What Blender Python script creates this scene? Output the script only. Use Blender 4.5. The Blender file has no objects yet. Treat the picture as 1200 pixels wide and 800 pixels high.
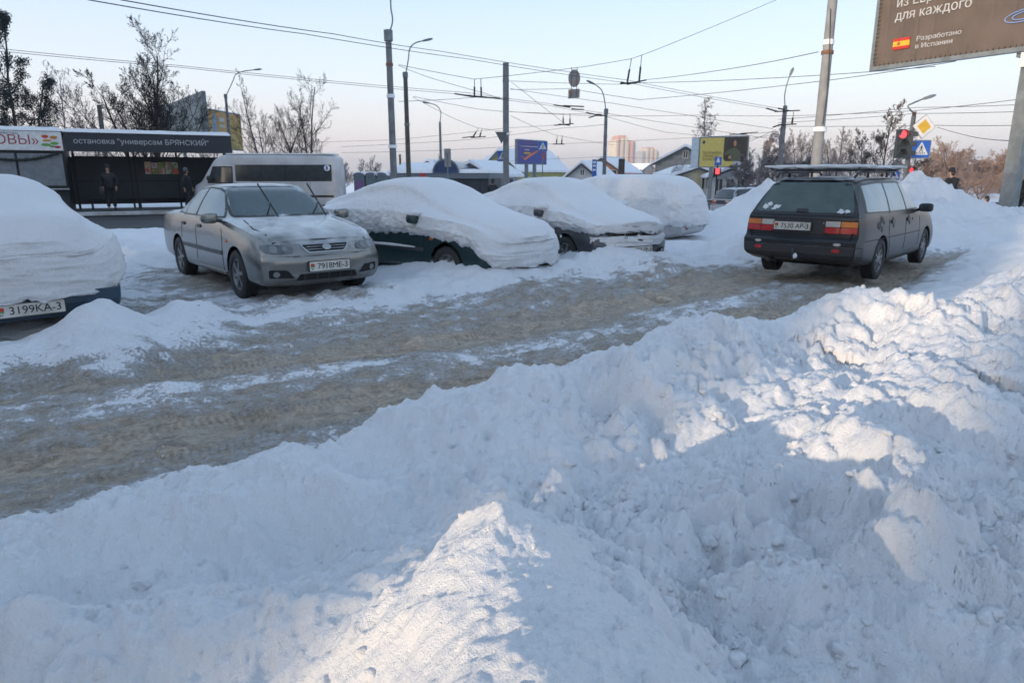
import bpy, bmesh, math, random
import numpy as np
from mathutils import Vector, Matrix
from mathutils.bvhtree import BVHTree
PI = math.pi
random.seed(7)
C = bpy.context.scene.collection
SC = bpy.context.scene

# ------------------------------------------------------------------ camera, sky, sun
EYE = 1.55
PITCH = math.atan(0.243)
cam = bpy.data.cameras.new('camera'); camo = bpy.data.objects.new('camera', cam); C.objects.link(camo)
camo.location = (0, 0, EYE); camo.rotation_euler = (PI/2 - PITCH, 0, 0)
cam.lens = 24; cam.sensor_width = 36; cam.clip_start = 0.05; cam.clip_end = 6000
cam.dof.use_dof = True; cam.dof.focus_distance = 2.6; cam.dof.aperture_fstop = 8
SC.camera = camo
SC.view_settings.view_transform = 'Standard'; SC.view_settings.look = 'None'
SC.view_settings.exposure = 1.12; SC.view_settings.gamma = 1.0

SUN_EL, SUN_AZ = 9.0, 41.0        # light travels towards azimuth 36 deg right of +Y
w = bpy.data.worlds.new('World'); SC.world = w; w.use_nodes = True
nt = w.node_tree; bgn = nt.nodes['Background']
sky = nt.nodes.new('ShaderNodeTexSky'); sky.sky_type = 'NISHITA'; sky.sun_disc = False
sky.sun_elevation = math.radians(SUN_EL); sky.sun_rotation = math.radians(180 + SUN_AZ)
sky.air_density = 1.0; sky.dust_density = 3.0; sky.ozone_density = 1.6
# thin winter mist in the air: the blue of the sky is mixed with a pale veil, strongest low down
tc = nt.nodes.new('ShaderNodeTexCoord'); sep = nt.nodes.new('ShaderNodeSeparateXYZ')
nt.links.new(tc.outputs['Generated'], sep.inputs[0])
rmp = nt.nodes.new('ShaderNodeValToRGB'); nt.links.new(sep.outputs['Z'], rmp.inputs['Fac'])
cr = rmp.color_ramp
cr.elements[0].position = 0.0; cr.elements[0].color = (7.8, 7.0, 7.1, 1)
cr.elements[1].position = 0.9; cr.elements[1].color = (2.6, 3.8, 5.6, 1)
for pos, col in ((0.05, (7.6, 7.0, 7.3, 1)), (0.12, (6.6, 7.0, 7.8, 1)), (0.24, (4.6, 5.8, 7.6, 1))):
    e = cr.elements.new(pos); e.color = col
mx = nt.nodes.new('ShaderNodeMix'); mx.data_type = 'RGBA'; mx.inputs['Factor'].default_value = 0.55
nt.links.new(sky.outputs[0], mx.inputs['A']); nt.links.new(rmp.outputs[0], mx.inputs['B'])
nt.links.new(mx.outputs['Result'], bgn.inputs['Color'])
bgn.inputs['Strength'].default_value = 0.1

sl = bpy.data.lights.new('sun', 'SUN'); so = bpy.data.objects.new('sun', sl); C.objects.link(so)
sl.energy = 2.4; sl.angle = math.radians(0.55); sl.color = (1.0, 0.78, 0.55)
az, el = math.radians(SUN_AZ), math.radians(SUN_EL)
so.rotation_euler = Vector((math.sin(az)*math.cos(el), math.cos(az)*math.cos(el), -math.sin(el))).to_track_quat('-Z', 'Y').to_euler()

# ------------------------------------------------------------------ helpers
def at(px, py, Y):
    "world point at depth Y that lies on the sight line of picture point (px, py) of the 1200x800 photo"
    cp, sp = math.cos(PITCH), math.sin(PITCH)
    dx, dy, dz = px-600.0, 800*cp + (400-py)*sp, -800*sp + (400-py)*cp
    t = Y/dy
    return Vector((dx*t, Y, EYE + dz*t))

def tag(o, label=None, cat=None, group=None, kind=None):
    if label: o['label'] = label
    if cat: o['category'] = cat
    if group: o['group'] = group
    if kind: o['kind'] = kind
    return o
def thing(name, label, cat, loc=(0,0,0), rz=0, group=None):
    o = bpy.data.objects.new(name, None); C.objects.link(o); o.location = loc; o.rotation_euler = (0,0,rz)
    o.empty_display_size = .2
    return tag(o, label, cat, group)
def children(o): return list(CH.get(o.name, []))
CH = {}
def link(name, me, parent=None, loc=None):
    o = bpy.data.objects.new(name, me); C.objects.link(o)
    if parent is not None:
        o.parent = parent; CH.setdefault(parent.name, []).append(o)
    if loc is not None: o.location = loc
    return o
def copy_tree(o, parent=None, swap=None):
    c = o.copy(); C.objects.link(c); c.parent = parent
    if parent is not None: CH.setdefault(parent.name, []).append(c)
    for ch in children(o): copy_tree(ch, c)
    return c

def perp(d):
    a = Vector((0,0,1)) if abs(d.z) < .9 else Vector((1,0,0))
    u = d.cross(a).normalized(); return u, d.cross(u).normalized()

class MB:
    def __init__(s, org=(0,0,0)): s.v = []; s.f = []; s.o = Vector(org)
    def add(s, vs, fs):
        b = len(s.v); s.v += [tuple(v) for v in vs]; s.f += [tuple(i+b for i in f) for f in fs]
    def box(s, c, d, rz=0, M=None):
        x, y, z = d[0]/2, d[1]/2, d[2]/2; cs, sn = math.cos(rz), math.sin(rz); vs = []
        for sx in (-1,1):
            for sy in (-1,1):
                for sz in (-1,1):
                    p = Vector((sx*x*cs-sy*y*sn, sx*x*sn+sy*y*cs, sz*z))
                    if M: p = M @ Vector((sx*x, sy*y, sz*z))
                    vs.append(p+Vector(c))
        s.add(vs, [(0,1,3,2),(4,6,7,5),(0,4,5,1),(2,3,7,6),(0,2,6,4),(1,5,7,3)])
        return s
    def bbox(s, a, b): return s.box([(a[i]+b[i])/2 for i in range(3)], [abs(b[i]-a[i]) for i in range(3)])
    def bar(s, a, b, wd, ht=None):
        a, b = Vector(a), Vector(b); d = (b-a); L = d.length; d.normalize(); u, v = perp(d)
        M = Matrix((u, v, d)).transposed(); ht = ht or wd
        return s.box((a+b)/2, (wd, ht, L), M=M)
    def tube(s, pts, r, n=8, cap=True):
        pts = [Vector(p) for p in pts]; m = len(pts)
        rr = r if isinstance(r, (list, tuple)) else [r]*m
        vs = []; u = None
        for i, p in enumerate(pts):
            d = (pts[min(i+1,m-1)]-pts[max(i-1,0)]).normalized()
            if u is None: u, v = perp(d)
            else:
                u = (u - d*u.dot(d)).normalized(); v = d.cross(u)
            for k in range(n):
                a = 2*PI*k/n; vs.append(p + (u*math.cos(a)+v*math.sin(a))*rr[i])
        fs = [(i*n+k, i*n+(k+1)%n, (i+1)*n+(k+1)%n, (i+1)*n+k) for i in range(m-1) for k in range(n)]
        if cap: fs += [tuple(range(n-1,-1,-1)), tuple(range((m-1)*n, m*n))]
        s.add(vs, fs); return s
    def lathe(s, prof, c=(0,0,0), ax='z', n=20):
        vs = []
        for (r, h) in prof:
            for k in range(n):
                a = 2*PI*k/n; p = (r*math.cos(a), r*math.sin(a), h)
                if ax == 'y': p = (p[0], p[2], p[1])
                if ax == 'x': p = (p[2], p[0], p[1])
                vs.append(Vector(p)+Vector(c))
        m = len(prof)
        s.add(vs, [(i*n+k, i*n+(k+1)%n, (i+1)*n+(k+1)%n, (i+1)*n+k) for i in range(m-1) for k in range(n)]); return s
    def prism(s, poly, M, th):
        "poly 2D, M maps (x,y,z) to place, extruded from z=0 to z=-th"
        n = len(poly); vs = [M @ Vector((p[0],p[1],0)) for p in poly] + [M @ Vector((p[0],p[1],-th)) for p in poly]
        s.add(vs, [tuple(range(n)), tuple(range(2*n-1, n-1, -1))] + [(i, i+n, (i+1)%n+n, (i+1)%n) for i in range(n)]); return s
    def mesh(s, name):
        me = bpy.data.meshes.new(name); o = s.o
        me.from_pydata([(v[0]-o[0], v[1]-o[1], v[2]-o[2]) for v in s.v], [], s.f); me.validate(); return me
    def build(s, name, m, parent=None, smooth=False, angle=None, loc=None, fix=True):
        me = s.mesh(name); me.materials.append(m)
        if fix:
            bm = bmesh.new(); bm.from_mesh(me); bmesh.ops.recalc_face_normals(bm, faces=bm.faces); bm.to_mesh(me); bm.free()
        if smooth: shade(me, angle)
        return link(name, me, parent, loc)
def shade(me, angle=None):
    me.polygons.foreach_set('use_smooth', [True]*len(me.polygons))
    if angle: me.set_sharp_from_angle(angle=math.radians(angle))

# numpy gradient noise ------------------------------------------------
_rs = np.random.RandomState(3); _P = _rs.permutation(256).astype(np.int64); _P = np.concatenate([_P,_P,_P]); _G = _rs.normal(size=(256,3)); _G /= np.linalg.norm(_G,axis=1)[:,None]
def pn(x, y, z=None):
    x = np.asarray(x, float); y = np.asarray(y, float); z = np.zeros_like(x)+.37 if z is None else np.asarray(z, float)
    xi, yi, zi = np.floor(x).astype(np.int64), np.floor(y).astype(np.int64), np.floor(z).astype(np.int64)
    xf, yf, zf = x-xi, y-yi, z-zi
    f = lambda t: t*t*t*(t*(t*6-15)+10)
    u, v, ww = f(xf), f(yf), f(zf)
    def g(a, b, c):
        h = _P[_P[_P[(xi+a) & 255]+((yi+b) & 255)]+((zi+c) & 255)]; G = _G[h]
        return G[...,0]*(xf-a)+G[...,1]*(yf-b)+G[...,2]*(zf-c)
    l = lambda a, b, t: a+(b-a)*t
    return 1.6*l(l(l(g(0,0,0),g(1,0,0),u), l(g(0,1,0),g(1,1,0),u), v), l(l(g(0,0,1),g(1,0,1),u), l(g(0,1,1),g(1,1,1),u), v), ww)
def fbm(x, y, z=None, o=4, gain=.5):
    s = 0; a = 1.0
    for i in range(o):
        k = 2.03**i; s = s + a*pn(np.asarray(x)*k+i*7.1, np.asarray(y)*k+i*3.7, None if z is None else np.asarray(z)*k+i*1.9); a *= gain
    return s
def lumps(x, y, sc, dens=.7, seed=0):
    "rounded clods: 0 where there is none, up to about 1"
    x = np.asarray(x)/sc; y = np.asarray(y)/sc; xi, yi = np.floor(x).astype(np.int64), np.floor(y).astype(np.int64); out = np.zeros_like(x)
    for a in (-1,0,1):
        for b in (-1,0,1):
            cx, cy = xi+a, yi+b; h = _P[_P[(cx+seed*17) & 255]+((cy+seed*31) & 255)]; h2 = _P[h+91]; h3 = _P[h+17]; h4 = _P[h2+5]
            px, py = cx+.15+.7*h/255., cy+.15+.7*h2/255.; r = (.25+.5*(h3/255.)**1.5)*(h4/255. < dens)
            ang = h3*.1; dx, dy = x-px, y-py; ex = dx*np.cos(ang)+dy*np.sin(ang); ey = (-dx*np.sin(ang)+dy*np.cos(ang))*1.35
            t = r*r-(ex*ex+ey*ey)
            out = np.maximum(out, np.where(t > 0, np.sqrt(np.maximum(t,0)), 0))
    return out/.75
def sst(a, b, x): t = np.clip((x-a)/(b-a), 0, 1); return t*t*(3-2*t)

# ------------------------------------------------------------------ materials
MATS = {}
def mat(name, col, rough=.6, metal=0., col2=None, nscale=6., namt=.5, bump=0., bscale=40., spec=.5, emit=None, estr=0, coat=0., detail=6, coord='Object', snow=0., snowcol=(.82,.84,.88), trans=0., alpha=1.):
    if name in MATS: return MATS[name]
    m = bpy.data.materials.new(name); m.use_nodes = True; n = m.node_tree; N = n.nodes; L = n.links
    b = N['Principled BSDF']; b.inputs['Roughness'].default_value = rough; b.inputs['Metallic'].default_value = metal
    b.inputs['Specular IOR Level'].default_value = spec; b.inputs['Coat Weight'].default_value = coat; b.inputs['Coat Roughness'].default_value = .08
    if trans: b.inputs['Transmission Weight'].default_value = trans
    if alpha < 1: b.inputs['Alpha'].default_value = alpha
    tcn = N.new('ShaderNodeTexCoord')
    col2 = col2 or tuple(c*.82 for c in col)
    no = N.new('ShaderNodeTexNoise'); no.inputs['Scale'].default_value = nscale; no.inputs['Detail'].default_value = detail; L.new(tcn.outputs[coord], no.inputs['Vector'])
    r = N.new('ShaderNodeValToRGB'); L.new(no.outputs['Fac'], r.inputs['Fac'])
    r.color_ramp.elements[0].position = .5-.25*namt-.02; r.color_ramp.elements[1].position = .5+.25*namt+.02
    r.color_ramp.elements[0].color = (*col2, 1); r.color_ramp.elements[1].color = (*col, 1)
    src = r.outputs[0]
    if snow > 0:      # hoar frost / blown snow lying on faces that look up
        ge = N.new('ShaderNodeNewGeometry'); sp = N.new('ShaderNodeSeparateXYZ'); L.new(ge.outputs['Normal'], sp.inputs[0])
        n2 = N.new('ShaderNodeTexNoise'); n2.inputs['Scale'].default_value = 3.; n2.inputs['Detail'].default_value = 8; L.new(tcn.outputs['Object'], n2.inputs['Vector'])
        ma = N.new('ShaderNodeMath'); ma.operation = 'MULTIPLY_ADD'; L.new(n2.outputs['Fac'], ma.inputs[0]); ma.inputs[1].default_value = 1.3; L.new(sp.outputs['Z'], ma.inputs[2])
        mr = N.new('ShaderNodeMapRange'); L.new(ma.outputs[0], mr.inputs['Value']); mr.inputs['From Min'].default_value = 1.75-snow; mr.inputs['From Max'].default_value = 2.0-snow*.6
        mm = N.new('ShaderNodeMix'); mm.data_type = 'RGBA'; L.new(mr.outputs[0], mm.inputs['Factor']); L.new(src, mm.inputs['A']); mm.inputs['B'].default_value = (*snowcol, 1)
        src = mm.outputs['Result']
        rr = N.new('ShaderNodeMapRange'); L.new(mr.outputs[0], rr.inputs['Value']); rr.inputs['To Min'].default_value = rough; rr.inputs['To Max'].default_value = .75; L.new(rr.outputs[0], b.inputs['Roughness'])
        me = N.new('ShaderNodeMapRange'); L.new(mr.outputs[0], me.inputs['Value']); me.inputs['To Min'].default_value = metal; me.inputs['To Max'].default_value = 0; L.new(me.outputs[0], b.inputs['Metallic'])
    L.new(src, b.inputs['Base Color'])
    if bump > 0:
        nb = N.new('ShaderNodeTexNoise'); nb.inputs['Scale'].default_value = bscale; nb.inputs['Detail'].default_value = 8; L.new(tcn.outputs[coord], nb.inputs['Vector'])
        bu = N.new('ShaderNodeBump'); bu.inputs['Strength'].default_value = min(1, bump); bu.inputs['Distance'].default_value = .02*max(1, bump); L.new(nb.outputs['Fac'], bu.inputs['Height']); L.new(bu.outputs[0], b.inputs['Normal'])
    if emit: b.inputs['Emission Color'].default_value = (*emit, 1); b.inputs['Emission Strength'].default_value = estr
    MATS[name] = m; return m

def snow_mat(name, tint=(.86,.875,.9), fine=1., dirt_attr=False, coarse=1.):
    m = bpy.data.materials.new(name); m.use_nodes = True; n = m.node_tree; N = n.nodes; L = n.links; b = N['Principled BSDF']
    tcn = N.new('ShaderNodeTexCoord'); co = tcn.outputs['Object']
    def noise(sc, det=6, rg=.5, vec=None):
        q = N.new('ShaderNodeTexNoise'); q.inputs['Scale'].default_value = sc; q.inputs['Detail'].default_value = det; q.inputs['Roughness'].default_value = rg; L.new(vec or co, q.inputs['Vector']); return q.outputs['Fac']
    def math_(op, a, bb, c=None):
        q = N.new('ShaderNodeMath'); q.operation = op
        for i, k in enumerate((a, bb, c)):
            if k is None: continue
            if isinstance(k, (int, float)): q.inputs[i].default_value = k
            else: L.new(k, q.inputs[i])
        return q.outputs[0]
    def mix(f, a, bb):
        q = N.new('ShaderNodeMix'); q.data_type = 'RGBA'
        for k, i in ((f, 'Factor'), (a, 'A'), (bb, 'B')):
            if isinstance(k, (int, float)): q.inputs[i].default_value = k
            elif isinstance(k, tuple): q.inputs[i].default_value = (*k, 1)
            else: L.new(k, q.inputs[i])
        return q.outputs['Result']
    def rng(v, a, bb, c=0., d=1.):
        q = N.new('ShaderNodeMapRange'); L.new(v, q.inputs['Value']); q.inputs['From Min'].default_value = a; q.inputs['From Max'].default_value = bb; q.inputs['To Min'].default_value = c; q.inputs['To Max'].default_value = d; return q.outputs[0]
    base = mix(rng(noise(2.5), .35, .7), tuple(c*.965 for c in tint), tint)
    b.inputs['Roughness'].default_value = .55; b.inputs['Specular IOR Level'].default_value = .35
    b.inputs['Subsurface Weight'].default_value = 0.0
    h = math_('ADD', math_('MULTIPLY', noise(14, 8, .6), .022*coarse), math_('MULTIPLY', noise(75, 6, .7), .011*fine))
    h = math_('ADD', h, math_('MULTIPLY', noise(300, 3, .7), .0034*fine))
    # single crystals that catch the light
    vo = N.new('ShaderNodeTexVoronoi'); vo.inputs['Scale'].default_value = 260; L.new(co, vo.inputs['Vector'])
    if dirt_attr:
        at_ = N.new('ShaderNodeAttribute'); at_.attribute_name = 'dirt'; d = at_.outputs['Fac']
        def attr(nm):
            q = N.new('ShaderNodeAttribute'); q.attribute_name = nm; return q.outputs['Fac']
        al_, sd_ = attr('along'), attr('side'); st = N.new('ShaderNodeCombineXYZ'); L.new(math_('MULTIPLY', al_, .8), st.inputs[0]); L.new(math_('MULTIPLY', sd_, 2.0), st.inputs[1])
        streak = noise(1.9, 10, .66, st.outputs[0]); blot = noise(5.5, 9, .65); gr = noise(38, 6, .7)
        k = math_('ADD', d, math_('MULTIPLY', math_('SUBTRACT', streak, .5), 1.5))
        k = math_('ADD', k, math_('MULTIPLY', math_('SUBTRACT', blot, .5), 1.1))
        k = math_('ADD', k, math_('MULTIPLY', math_('SUBTRACT', gr, .5), 1.2))
        k = math_('MULTIPLY', rng(k, .34, .74), rng(d, .02, .22))
        sand = mix(rng(noise(9, 8, .7), .35, .65), (.40,.315,.235), (.74,.63,.50))
        sand = mix(rng(noise(2.1, 6), .42, .62), sand, (.56,.49,.40))
        sand = mix(rng(noise(4.5, 10, .75, st.outputs[0]), .38, .50, .55, 0.), sand, (.17,.13,.10))
        sand = mix(rng(noise(24, 5, .7), .38, .50, .4, 0.), sand, (.2,.16,.125))
        base = mix(k, base, sand)
        # fine frozen crumbs
        crumbs = rng(noise(120, 2, .5), .6, .7)
        base = mix(math_('MULTIPLY', crumbs, math_('MULTIPLY', k, .7)), base, (.66,.62,.57))
        L.new(rng(k, 0, 1, .6, .72), b.inputs['Roughness'])
        h = math_('ADD', h, math_('MULTIPLY', math_('MULTIPLY', noise(26, 8, .7), k), .05))
        h = math_('ADD', h, math_('MULTIPLY', math_('MULTIPLY', noise(7, 9, .7, st.outputs[0]), k), .06))
        h = math_('ADD', h, math_('MULTIPLY', crumbs, .006))
        # tyre treads pressed along the ruts
        wv = math_('ADD', sd_, math_('MULTIPLY', math_('SUBTRACT', noise(.35, 2), .5), 1.1))
        tr = None
        for c_, wd in ((-1.35,.10),(-.78,.11),(-.2,.08),(.35,.10),(.86,.11),(1.45,.09)):
            band_ = rng(math_('ABSOLUTE', math_('SUBTRACT', wv, c_), 0), wd, wd-.04)
            tr = band_ if tr is None else math_('MAXIMUM', tr, band_)
        zig = math_('SINE', math_('ADD', math_('MULTIPLY', al_, 2*PI/.05), math_('MULTIPLY', math_('SINE', math_('MULTIPLY', wv, 40), 0), 1.2)), 0)
        tr = math_('MULTIPLY', math_('MULTIPLY', tr, rng(noise(.7, 6), .38, .62)), rng(d, .3, .7))
        zz_ = math_('MULTIPLY', rng(zig, -.2, .5), tr)
        base = mix(math_('MULTIPLY', zz_, .32), base, (.70,.62,.52)); base = mix(math_('MULTIPLY', math_('MULTIPLY', rng(zig, -.1, -.6), tr), .30), base, (.16,.12,.09))  # pale crumbs on tread crests, and groove shade put into the colour
        h = math_('ADD', h, math_('MULTIPLY', zz_, .020))
        h = math_('SUBTRACT', h, math_('MULTIPLY', tr, .012))
    L.new(base, b.inputs['Base Color'])
    bu = N.new('ShaderNodeBump'); bu.inputs['Strength'].default_value = .9; bu.inputs['Distance'].default_value = 1.; L.new(h, bu.inputs['Height']); L.new(bu.outputs[0], b.inputs['Normal'])
    MATS[name] = m; return m
M_snow = snow_mat('fresh_snow')
M_carsnow = snow_mat('car_snow', (.86,.87,.89), 1.4, coarse=1.5)
M_ground = snow_mat('trodden_snow', (.80,.82,.85), 1., True)
M_farsnow = mat('far_snow', (.8,.82,.86), .8, col2=(.74,.76,.8), nscale=.4)

# ------------------------------------------------------------------ ground
def terrain(X, Y, full=False):
    "height of the snow ground and how dirty it is, both from world position"
    z = -.5*sst(19, 34, Y)*sst(-4, 2, X) - .35*sst(36, 60, Y)*sst(-4, 2, X)
    # road centre line
    pts = np.array([(-14,-1.2),(-8,1.9),(-3.4,4.1),(-.1,6.15),(3.4,9.2),(6.2,12.2),(8,14.2),(8.9,15.5)]) 
    bd = np.full(X.shape, 1e9); sd = np.zeros(X.shape); al = np.zeros(X.shape); acc = 0.
    for a, b in zip(pts[:-1], pts[1:]):
        d = b-a; L = d@d; t = np.clip(((X-a[0])*d[0]+(Y-a[1])*d[1])/L, 0, 1)
        qx, qy = X-(a[0]+t*d[0]), Y-(a[1]+t*d[1]); q = np.hypot(qx, qy)
        sg = np.sign(-qx*d[1]+qy*d[0]); m = q < bd; bd = np.where(m, q, bd); sd = np.where(m, sg*q, sd); al = np.where(m, acc+t*math.sqrt(L), al); acc += math.sqrt(L)
    wob = .35*pn(X*.35, Y*.35)
    s = sd+wob; wdt = 2.1-.75*sst(0, 4.5, X)
    onroad = 1-sst(wdt-.35, wdt+.5, np.abs(s))
    ruts = np.exp(-((s-.75)/.34)**2)+np.exp(-((s+.85)/.36)**2)
    z = z + .05 - .07*onroad - .075*onroad*ruts
    z = z + onroad*(.030*fbm(X*1.1, Y*1.1, o=5,gain=.6)+.026*lumps(X, Y, .3, .6)+.018*lumps(X, Y, .12, .6, 11)+ .05*np.abs(pn(s*3.6, (X+Y)*.45))+.026*np.abs(pn(s*8, (X+Y)*.9))+.014*np.abs(pn(X*7,Y*7)))
    off = 1-onroad
    z = z + off*(.05*fbm(X*.9+5, Y*.9, o=5)+.03*np.abs(fbm(X*3,Y*3,o=3))+.045*lumps(X, Y, .38, .5, 2)*sst(20, 12, Y)+.02*lumps(X, Y, .17, .5, 3)*sst(16, 9, Y))
    # thrown-up edge on the parking side, thicker between cars
    edge = np.exp(-((s-wdt-.75)/.45)**2)*(.5+.6*pn(X*.8, Y*.8+3))*sst(-6, 0, X)
    z = z + .13*edge + edge*.11*lumps(X, Y, .3, .8, 5)+edge*.05*lumps(X, Y, .13, .8, 15)
    dirt = .56*onroad+.36*onroad*ruts-.18*onroad*np.exp(-((s-.05)/.3)**2)
    g = lambda x, y, r, h=1, ry=None, a=0: h*np.exp(-(((X-x)*math.cos(a)+(Y-y)*math.sin(a))/r)**2-((-(X-x)*math.sin(a)+(Y-y)*math.cos(a))/(ry or r))**2)
    # trampled dirt round the silver car and behind the black estate
    dirt = np.maximum(dirt, g(-4.3, 9.7, 1.7, .72, .9, -.9)); dirt = np.maximum(dirt, g(-4.0, 7.4, 1.6, .5, 1.1))
    dirt = np.maximum(dirt, g(4.9, 10.4, 1.3, .95, .8, .3)); dirt = np.maximum(dirt, g(-2.6, 8.3, 1.1, .6, .6, .4)); dirt = np.maximum(dirt, g(6.6,11.6,1.6,.6,.5,.83))
    # heaps: x, y, radius, height
    hp = [(10.75,18.4,1.0,1.18),(9.7,17.2,1.2,.75),(11.9,18.6,1.0,.42),(13.2,18.4,1.2,.48),(8.9,15.4,1.1,.5),(15.3,18.5,1.6,.55),(11.5,15.9,1.6,.38),(12.9,14.5,1.8,.35),
          (10.2,12.2,1.5,.38),(8.8,9.8,1.1,.35),
          (6.9,19.2,1.5,.95),(5.3,18.0,.8,.3),(8.5,20.5,1.6,.8),(5.6,13.3,1.0,.22),(4.4,13.2,.6,.2),
          (-3.75,6.05,.42,.36),(-4.4,5.2,.55,.25),(-5.2,4.75,.6,.22),(-3.35,5.5,.45,.2),(-3.3,6.8,.4,.18),(-2.9,6.2,.35,.12),
          (-8.2,12.4,1.2,.30),(-6.6,11.8,.9,.25),(-9.6,13.8,1.0,.16),(-6.9,13.6,1.0,.16),(-5.0,16,1.8,.12)]
    H = 0
    for x, y, r, h in hp: H = H + g(x, y, r, h)
    rough = np.clip(H*1.6, 0, 1)
    z = z + H*(1+.25*fbm(X*1.3, Y*1.3+9, o=4)) + rough*(.09*lumps(X, Y, .45, .8, 7)+.04*lumps(X, Y, .2, .8, 8))
    dirt = dirt*(1-.92*np.clip(H*5, 0, 1))+.1*sst(6, 10, Y)*sst(-4.5,-6, X)*sst(13.5, 12, Y)
    # berm in front of the bus road
    z = z + .12*np.exp(-((Y-(18.2+.05*X))/.8)**2)*sst(-6.5, -8, X)*(1+.4*pn(X*.7, Y*.7)+.3*lumps(X, Y, .7, .7, 4))
    # bus road bed cleared
    rd = sst(19.4, 19.9, Y)*sst(36, 35, Y)*sst(-3.5, -5, X)
    z = z*(1-rd)+rd*(-.09)
    # mounds of snow round the parked cars' wheels
    for x, y, r, h in ((-.4,9.6,.9,.08),(-1.2,10.1,.7,.10),(.6,8.9,.8,.12),(1.6,10.9,.8,.14),(2.5,10.7,.7,.12),(1.25,11.6,.4,.12),(3.6,14.4,.9,.15),(-5.2,6.5,.8,.1),(-1.0,10.2,.35,.1)):
        z = z + g(x, y, r, h)
    # snow drifted up round cars that have stood for days
    for cx, cy, yaw, h in ((-1.32,11.15,-42,.12),(.85,12.85,-56,.13),(2.2,17.1,146,.08),(-6.2,8.2,134,.06)):
        c_, s_ = math.cos(math.radians(yaw)), math.sin(math.radians(yaw)); lx = (X-cx)*c_+(Y-cy)*s_; ly = -(X-cx)*s_+(Y-cy)*c_
        d = np.hypot(np.maximum(np.abs(lx)-1.95, 0), np.maximum(np.abs(ly)-.6, 0)); z = z+h*np.exp(-(d/.55)**2)*(1+.35*pn(X*1.7, Y*1.7))
    return (z, dirt, al, s) if full else (z, dirt)

def grid_mesh(name, X, Y, Z, attrs=None):
    ny, nx = X.shape; me = bpy.data.meshes.new(name)
    co = np.stack([X, Y, Z], -1).reshape(-1, 3); idx = np.arange(nx*ny).reshape(ny, nx)
    q = np.stack([idx[:-1,:-1], idx[:-1,1:], idx[1:,1:], idx[1:,:-1]], -1).reshape(-1, 4)
    me.vertices.add(len(co)); me.vertices.foreach_set('co', co.ravel())
    me.loops.add(q.size); me.loops.foreach_set('vertex_index', q.ravel().astype(np.int32))
    me.polygons.add(len(q)); me.polygons.foreach_set('loop_start', np.arange(0, q.size, 4, dtype=np.int32))
    me.polygons.foreach_set('use_smooth', np.ones(len(q), bool)); me.update(calc_edges=True)
    for k, v in (attrs or {}).items():
        a = me.attributes.new(k, 'FLOAT', 'POINT'); a.data.foreach_set('value', v.ravel().astype(np.float32))
    return me
yy = np.concatenate([np.linspace(-6, 1.2, 20), 1.25*(42/1.25)**np.linspace(0, 1, 530)]); uu = np.linspace(-1, 1, 600)
uu = np.sign(uu)*np.abs(uu)**1.15
UY, UU = np.meshgrid(yy, uu, indexing='ij'); GX = UU*(np.maximum(UY, 0)*.98+5.5)+.0; GY = UY
GZ, GD, GA, GS = terrain(GX, GY, True)
go = link('snow_ground', grid_mesh('snow_ground', GX, GY, GZ, {'dirt': GD, 'along': GA, 'side': GS})); go.data.materials.append(M_ground)
tag(go, 'icy parking lane and trodden snow with sandy brown wheel ruts', kind='structure')
def gz(x, y):
    return float(terrain(np.array([[x]], float), np.array([[y]], float))[0][0,0])
# far ground, one sheet to the horizon
m = MB(); m.add([(-3000,-300,-1.2),(3000,-300,-1.2),(3000,4000,-1.2),(-3000,4000,-1.2)], [(0,1,2,3)])
tag(m.build('far_ground', M_farsnow), 'flat snow covered land running to the horizon', kind='structure')

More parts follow.
